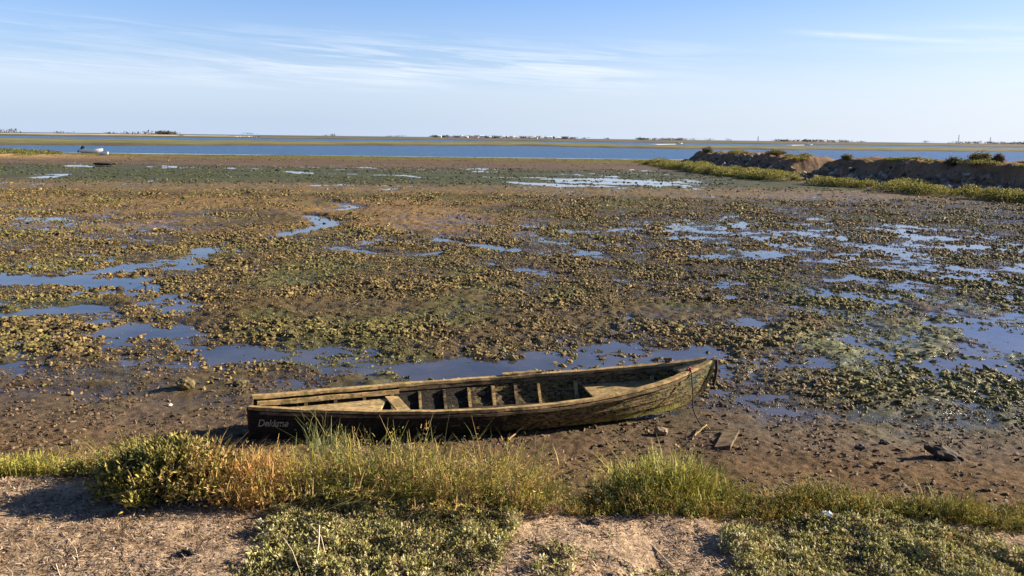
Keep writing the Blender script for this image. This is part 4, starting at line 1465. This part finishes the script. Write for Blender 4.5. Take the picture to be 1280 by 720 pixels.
for (a, b_, lab) in [((815, 180.6), (844, 180.3), 'wake'), ((985, 181.6), (1005, 181.3), 'wake')]:
    A_, B_ = gp(*a), gp(*b_)
    V, F = box(0, np.linalg.norm(B_ - A_), -2.5, 2.5, -.05, .12)
    V[:, 1] *= np.where(V[:, 0] > 1, .25, 1.3)
    o = np_mesh('boat_wake', V, F, FOAM); o.location = (A_ + B_) * 0 + A_
    o.rotation_euler = (0, 0, math.atan2(B_[1] - A_[1], B_[0] - A_[0]))
    tagp(o, kind='structure')

# ------------------------------------------------------------------ light and sky
SUN_AZ, SUN_EL = R(11), R(22)      # azimuth from +x towards +y
to_sun = Vector((math.cos(SUN_EL) * math.cos(SUN_AZ), math.cos(SUN_EL) * math.sin(SUN_AZ), math.sin(SUN_EL)))
sd = bpy.data.lights.new('sun', 'SUN')
sd.energy = 5.0; sd.angle = R(.5); sd.color = (1, .86, .67)
so = bpy.data.objects.new('sun', sd); C.objects.link(so)
so.rotation_euler = to_sun.to_track_quat('Z', 'Y').to_euler()

W = bpy.data.worlds.new('World'); SC.world = W
W.use_nodes = True
nt = W.node_tree
for n_ in list(nt.nodes): nt.nodes.remove(n_)
wo = nt.nodes.new('ShaderNodeOutputWorld')
bg = nt.nodes.new('ShaderNodeBackground'); bg.inputs[1].default_value = .10
nt.links.new(bg.outputs[0], wo.inputs[0])
sky = nt.nodes.new('ShaderNodeTexSky'); sky.sky_type = 'NISHITA'
sky.sun_disc = False
sky.sun_elevation = SUN_EL
sky.sun_rotation = math.pi / 2 - SUN_AZ
sky.air_density = 1.0; sky.dust_density = .6; sky.ozone_density = 2.5; sky.altitude = 0
tc_ = nt.nodes.new('ShaderNodeTexCoord')
sp = nt.nodes.new('ShaderNodeSeparateXYZ'); nt.links.new(tc_.outputs['Generated'], sp.inputs[0])
az = math_n(nt, 'ARCTAN2', sp.outputs[0], sp.outputs[1])
el = math_n(nt, 'ARCSINE', sp.outputs[2])


def comb(ax_, ay_, rot=0.0, off=(0, 0)):
    cb = nt.nodes.new('ShaderNodeCombineXYZ')
    e2 = math_n(nt, 'ADD', el, math_n(nt, 'MULTIPLY', az, rot))
    nt.links.new(math_n(nt, 'ADD', math_n(nt, 'MULTIPLY', az, ax_), off[0]), cb.inputs[0])
    nt.links.new(math_n(nt, 'ADD', math_n(nt, 'MULTIPLY', e2, ay_), off[1]), cb.inputs[1])
    return cb.outputs[0]


def window(v, a, b, c, d):
    return math_n(nt, 'MULTIPLY', mrange(nt, v, a, b, 0, 1), mrange(nt, v, c, d, 1, 0))


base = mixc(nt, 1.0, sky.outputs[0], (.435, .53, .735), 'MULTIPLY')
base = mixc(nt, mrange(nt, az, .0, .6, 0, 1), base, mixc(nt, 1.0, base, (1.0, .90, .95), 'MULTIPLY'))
base = mixc(nt, 1.0, base, mrange(nt, el, .28, .75, 1.0, .50), 'MULTIPLY')  # upper dome dimmed beyond the sky model, added to weaken fill light
hz = mrange(nt, el, .0, .175, .94, .0)
hcol = mixc(nt, mrange(nt, az, -.25, .60, 0, 1), (2.02, 2.48, 3.25), (3.10, 3.34, 3.70))
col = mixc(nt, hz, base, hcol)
wisps = mrange(nt, noise(nt, comb(5.0, 95, .06), 1.0, 8, .66, .7), .43, .68, 0, 1)
wisps = math_n(nt, 'MULTIPLY', wisps, window(el, .050, .075, .095, .13))
wisps = math_n(nt, 'MULTIPLY', wisps, mrange(nt, noise(nt, comb(2.2, 9, 0, (7, 2)), 1.0, 3), .40, .60, .1, 1))
edge_n = math_n(nt, 'ADD', el, math_n(nt, 'MULTIPLY', noise(nt, comb(3.5, 22, .05, (4, 1)), 1.0, 7, .62, .5), -.05))
band_ = mrange(nt, edge_n, .034, .070, 1, 0)
band_ = math_n(nt, 'MULTIPLY', band_, mrange(nt, el, .015, .06, .25, 1))
band_ = math_n(nt, 'MULTIPLY', band_, mrange(nt, az, -.45, .45, 1, .45))
trail = math_n(nt, 'ABSOLUTE', math_n(nt, 'ADD', el, math_n(nt, 'ADD', math_n(nt, 'MULTIPLY', az, .095), -.1525)))
trail = math_n(nt, 'MULTIPLY', mrange(nt, trail, .0, .0045, 1, 0), window(az, .30, .36, .46, .56))
trail = math_n(nt, 'MULTIPLY', trail, mrange(nt, noise(nt, comb(14, 60), 1.0, 4), .3, .6, .3, 1))
fac = math_n(nt, 'ADD', math_n(nt, 'MULTIPLY', wisps, .80), math_n(nt, 'MULTIPLY', band_, .34))
fac = math_n(nt, 'ADD', fac, math_n(nt, 'MULTIPLY', trail, .55))
clp = nt.nodes.new('ShaderNodeClamp'); nt.links.new(fac, clp.inputs[0])
col = mixc(nt, clp.outputs[0], col, (3.45, 3.70, 4.07))
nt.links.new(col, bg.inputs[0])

# ------------------------------------------------------------------ render settings
SC.view_settings.view_transform = 'Standard'
SC.view_settings.look = 'None'
SC.view_settings.exposure = 1.46
SC.view_settings.gamma = 1.0
SC.cycles.use_denoising = True
SC.cycles.max_bounces = 6
SC.cycles.transparent_max_bounces = 12
SC.cycles.sample_clamp_indirect = 6
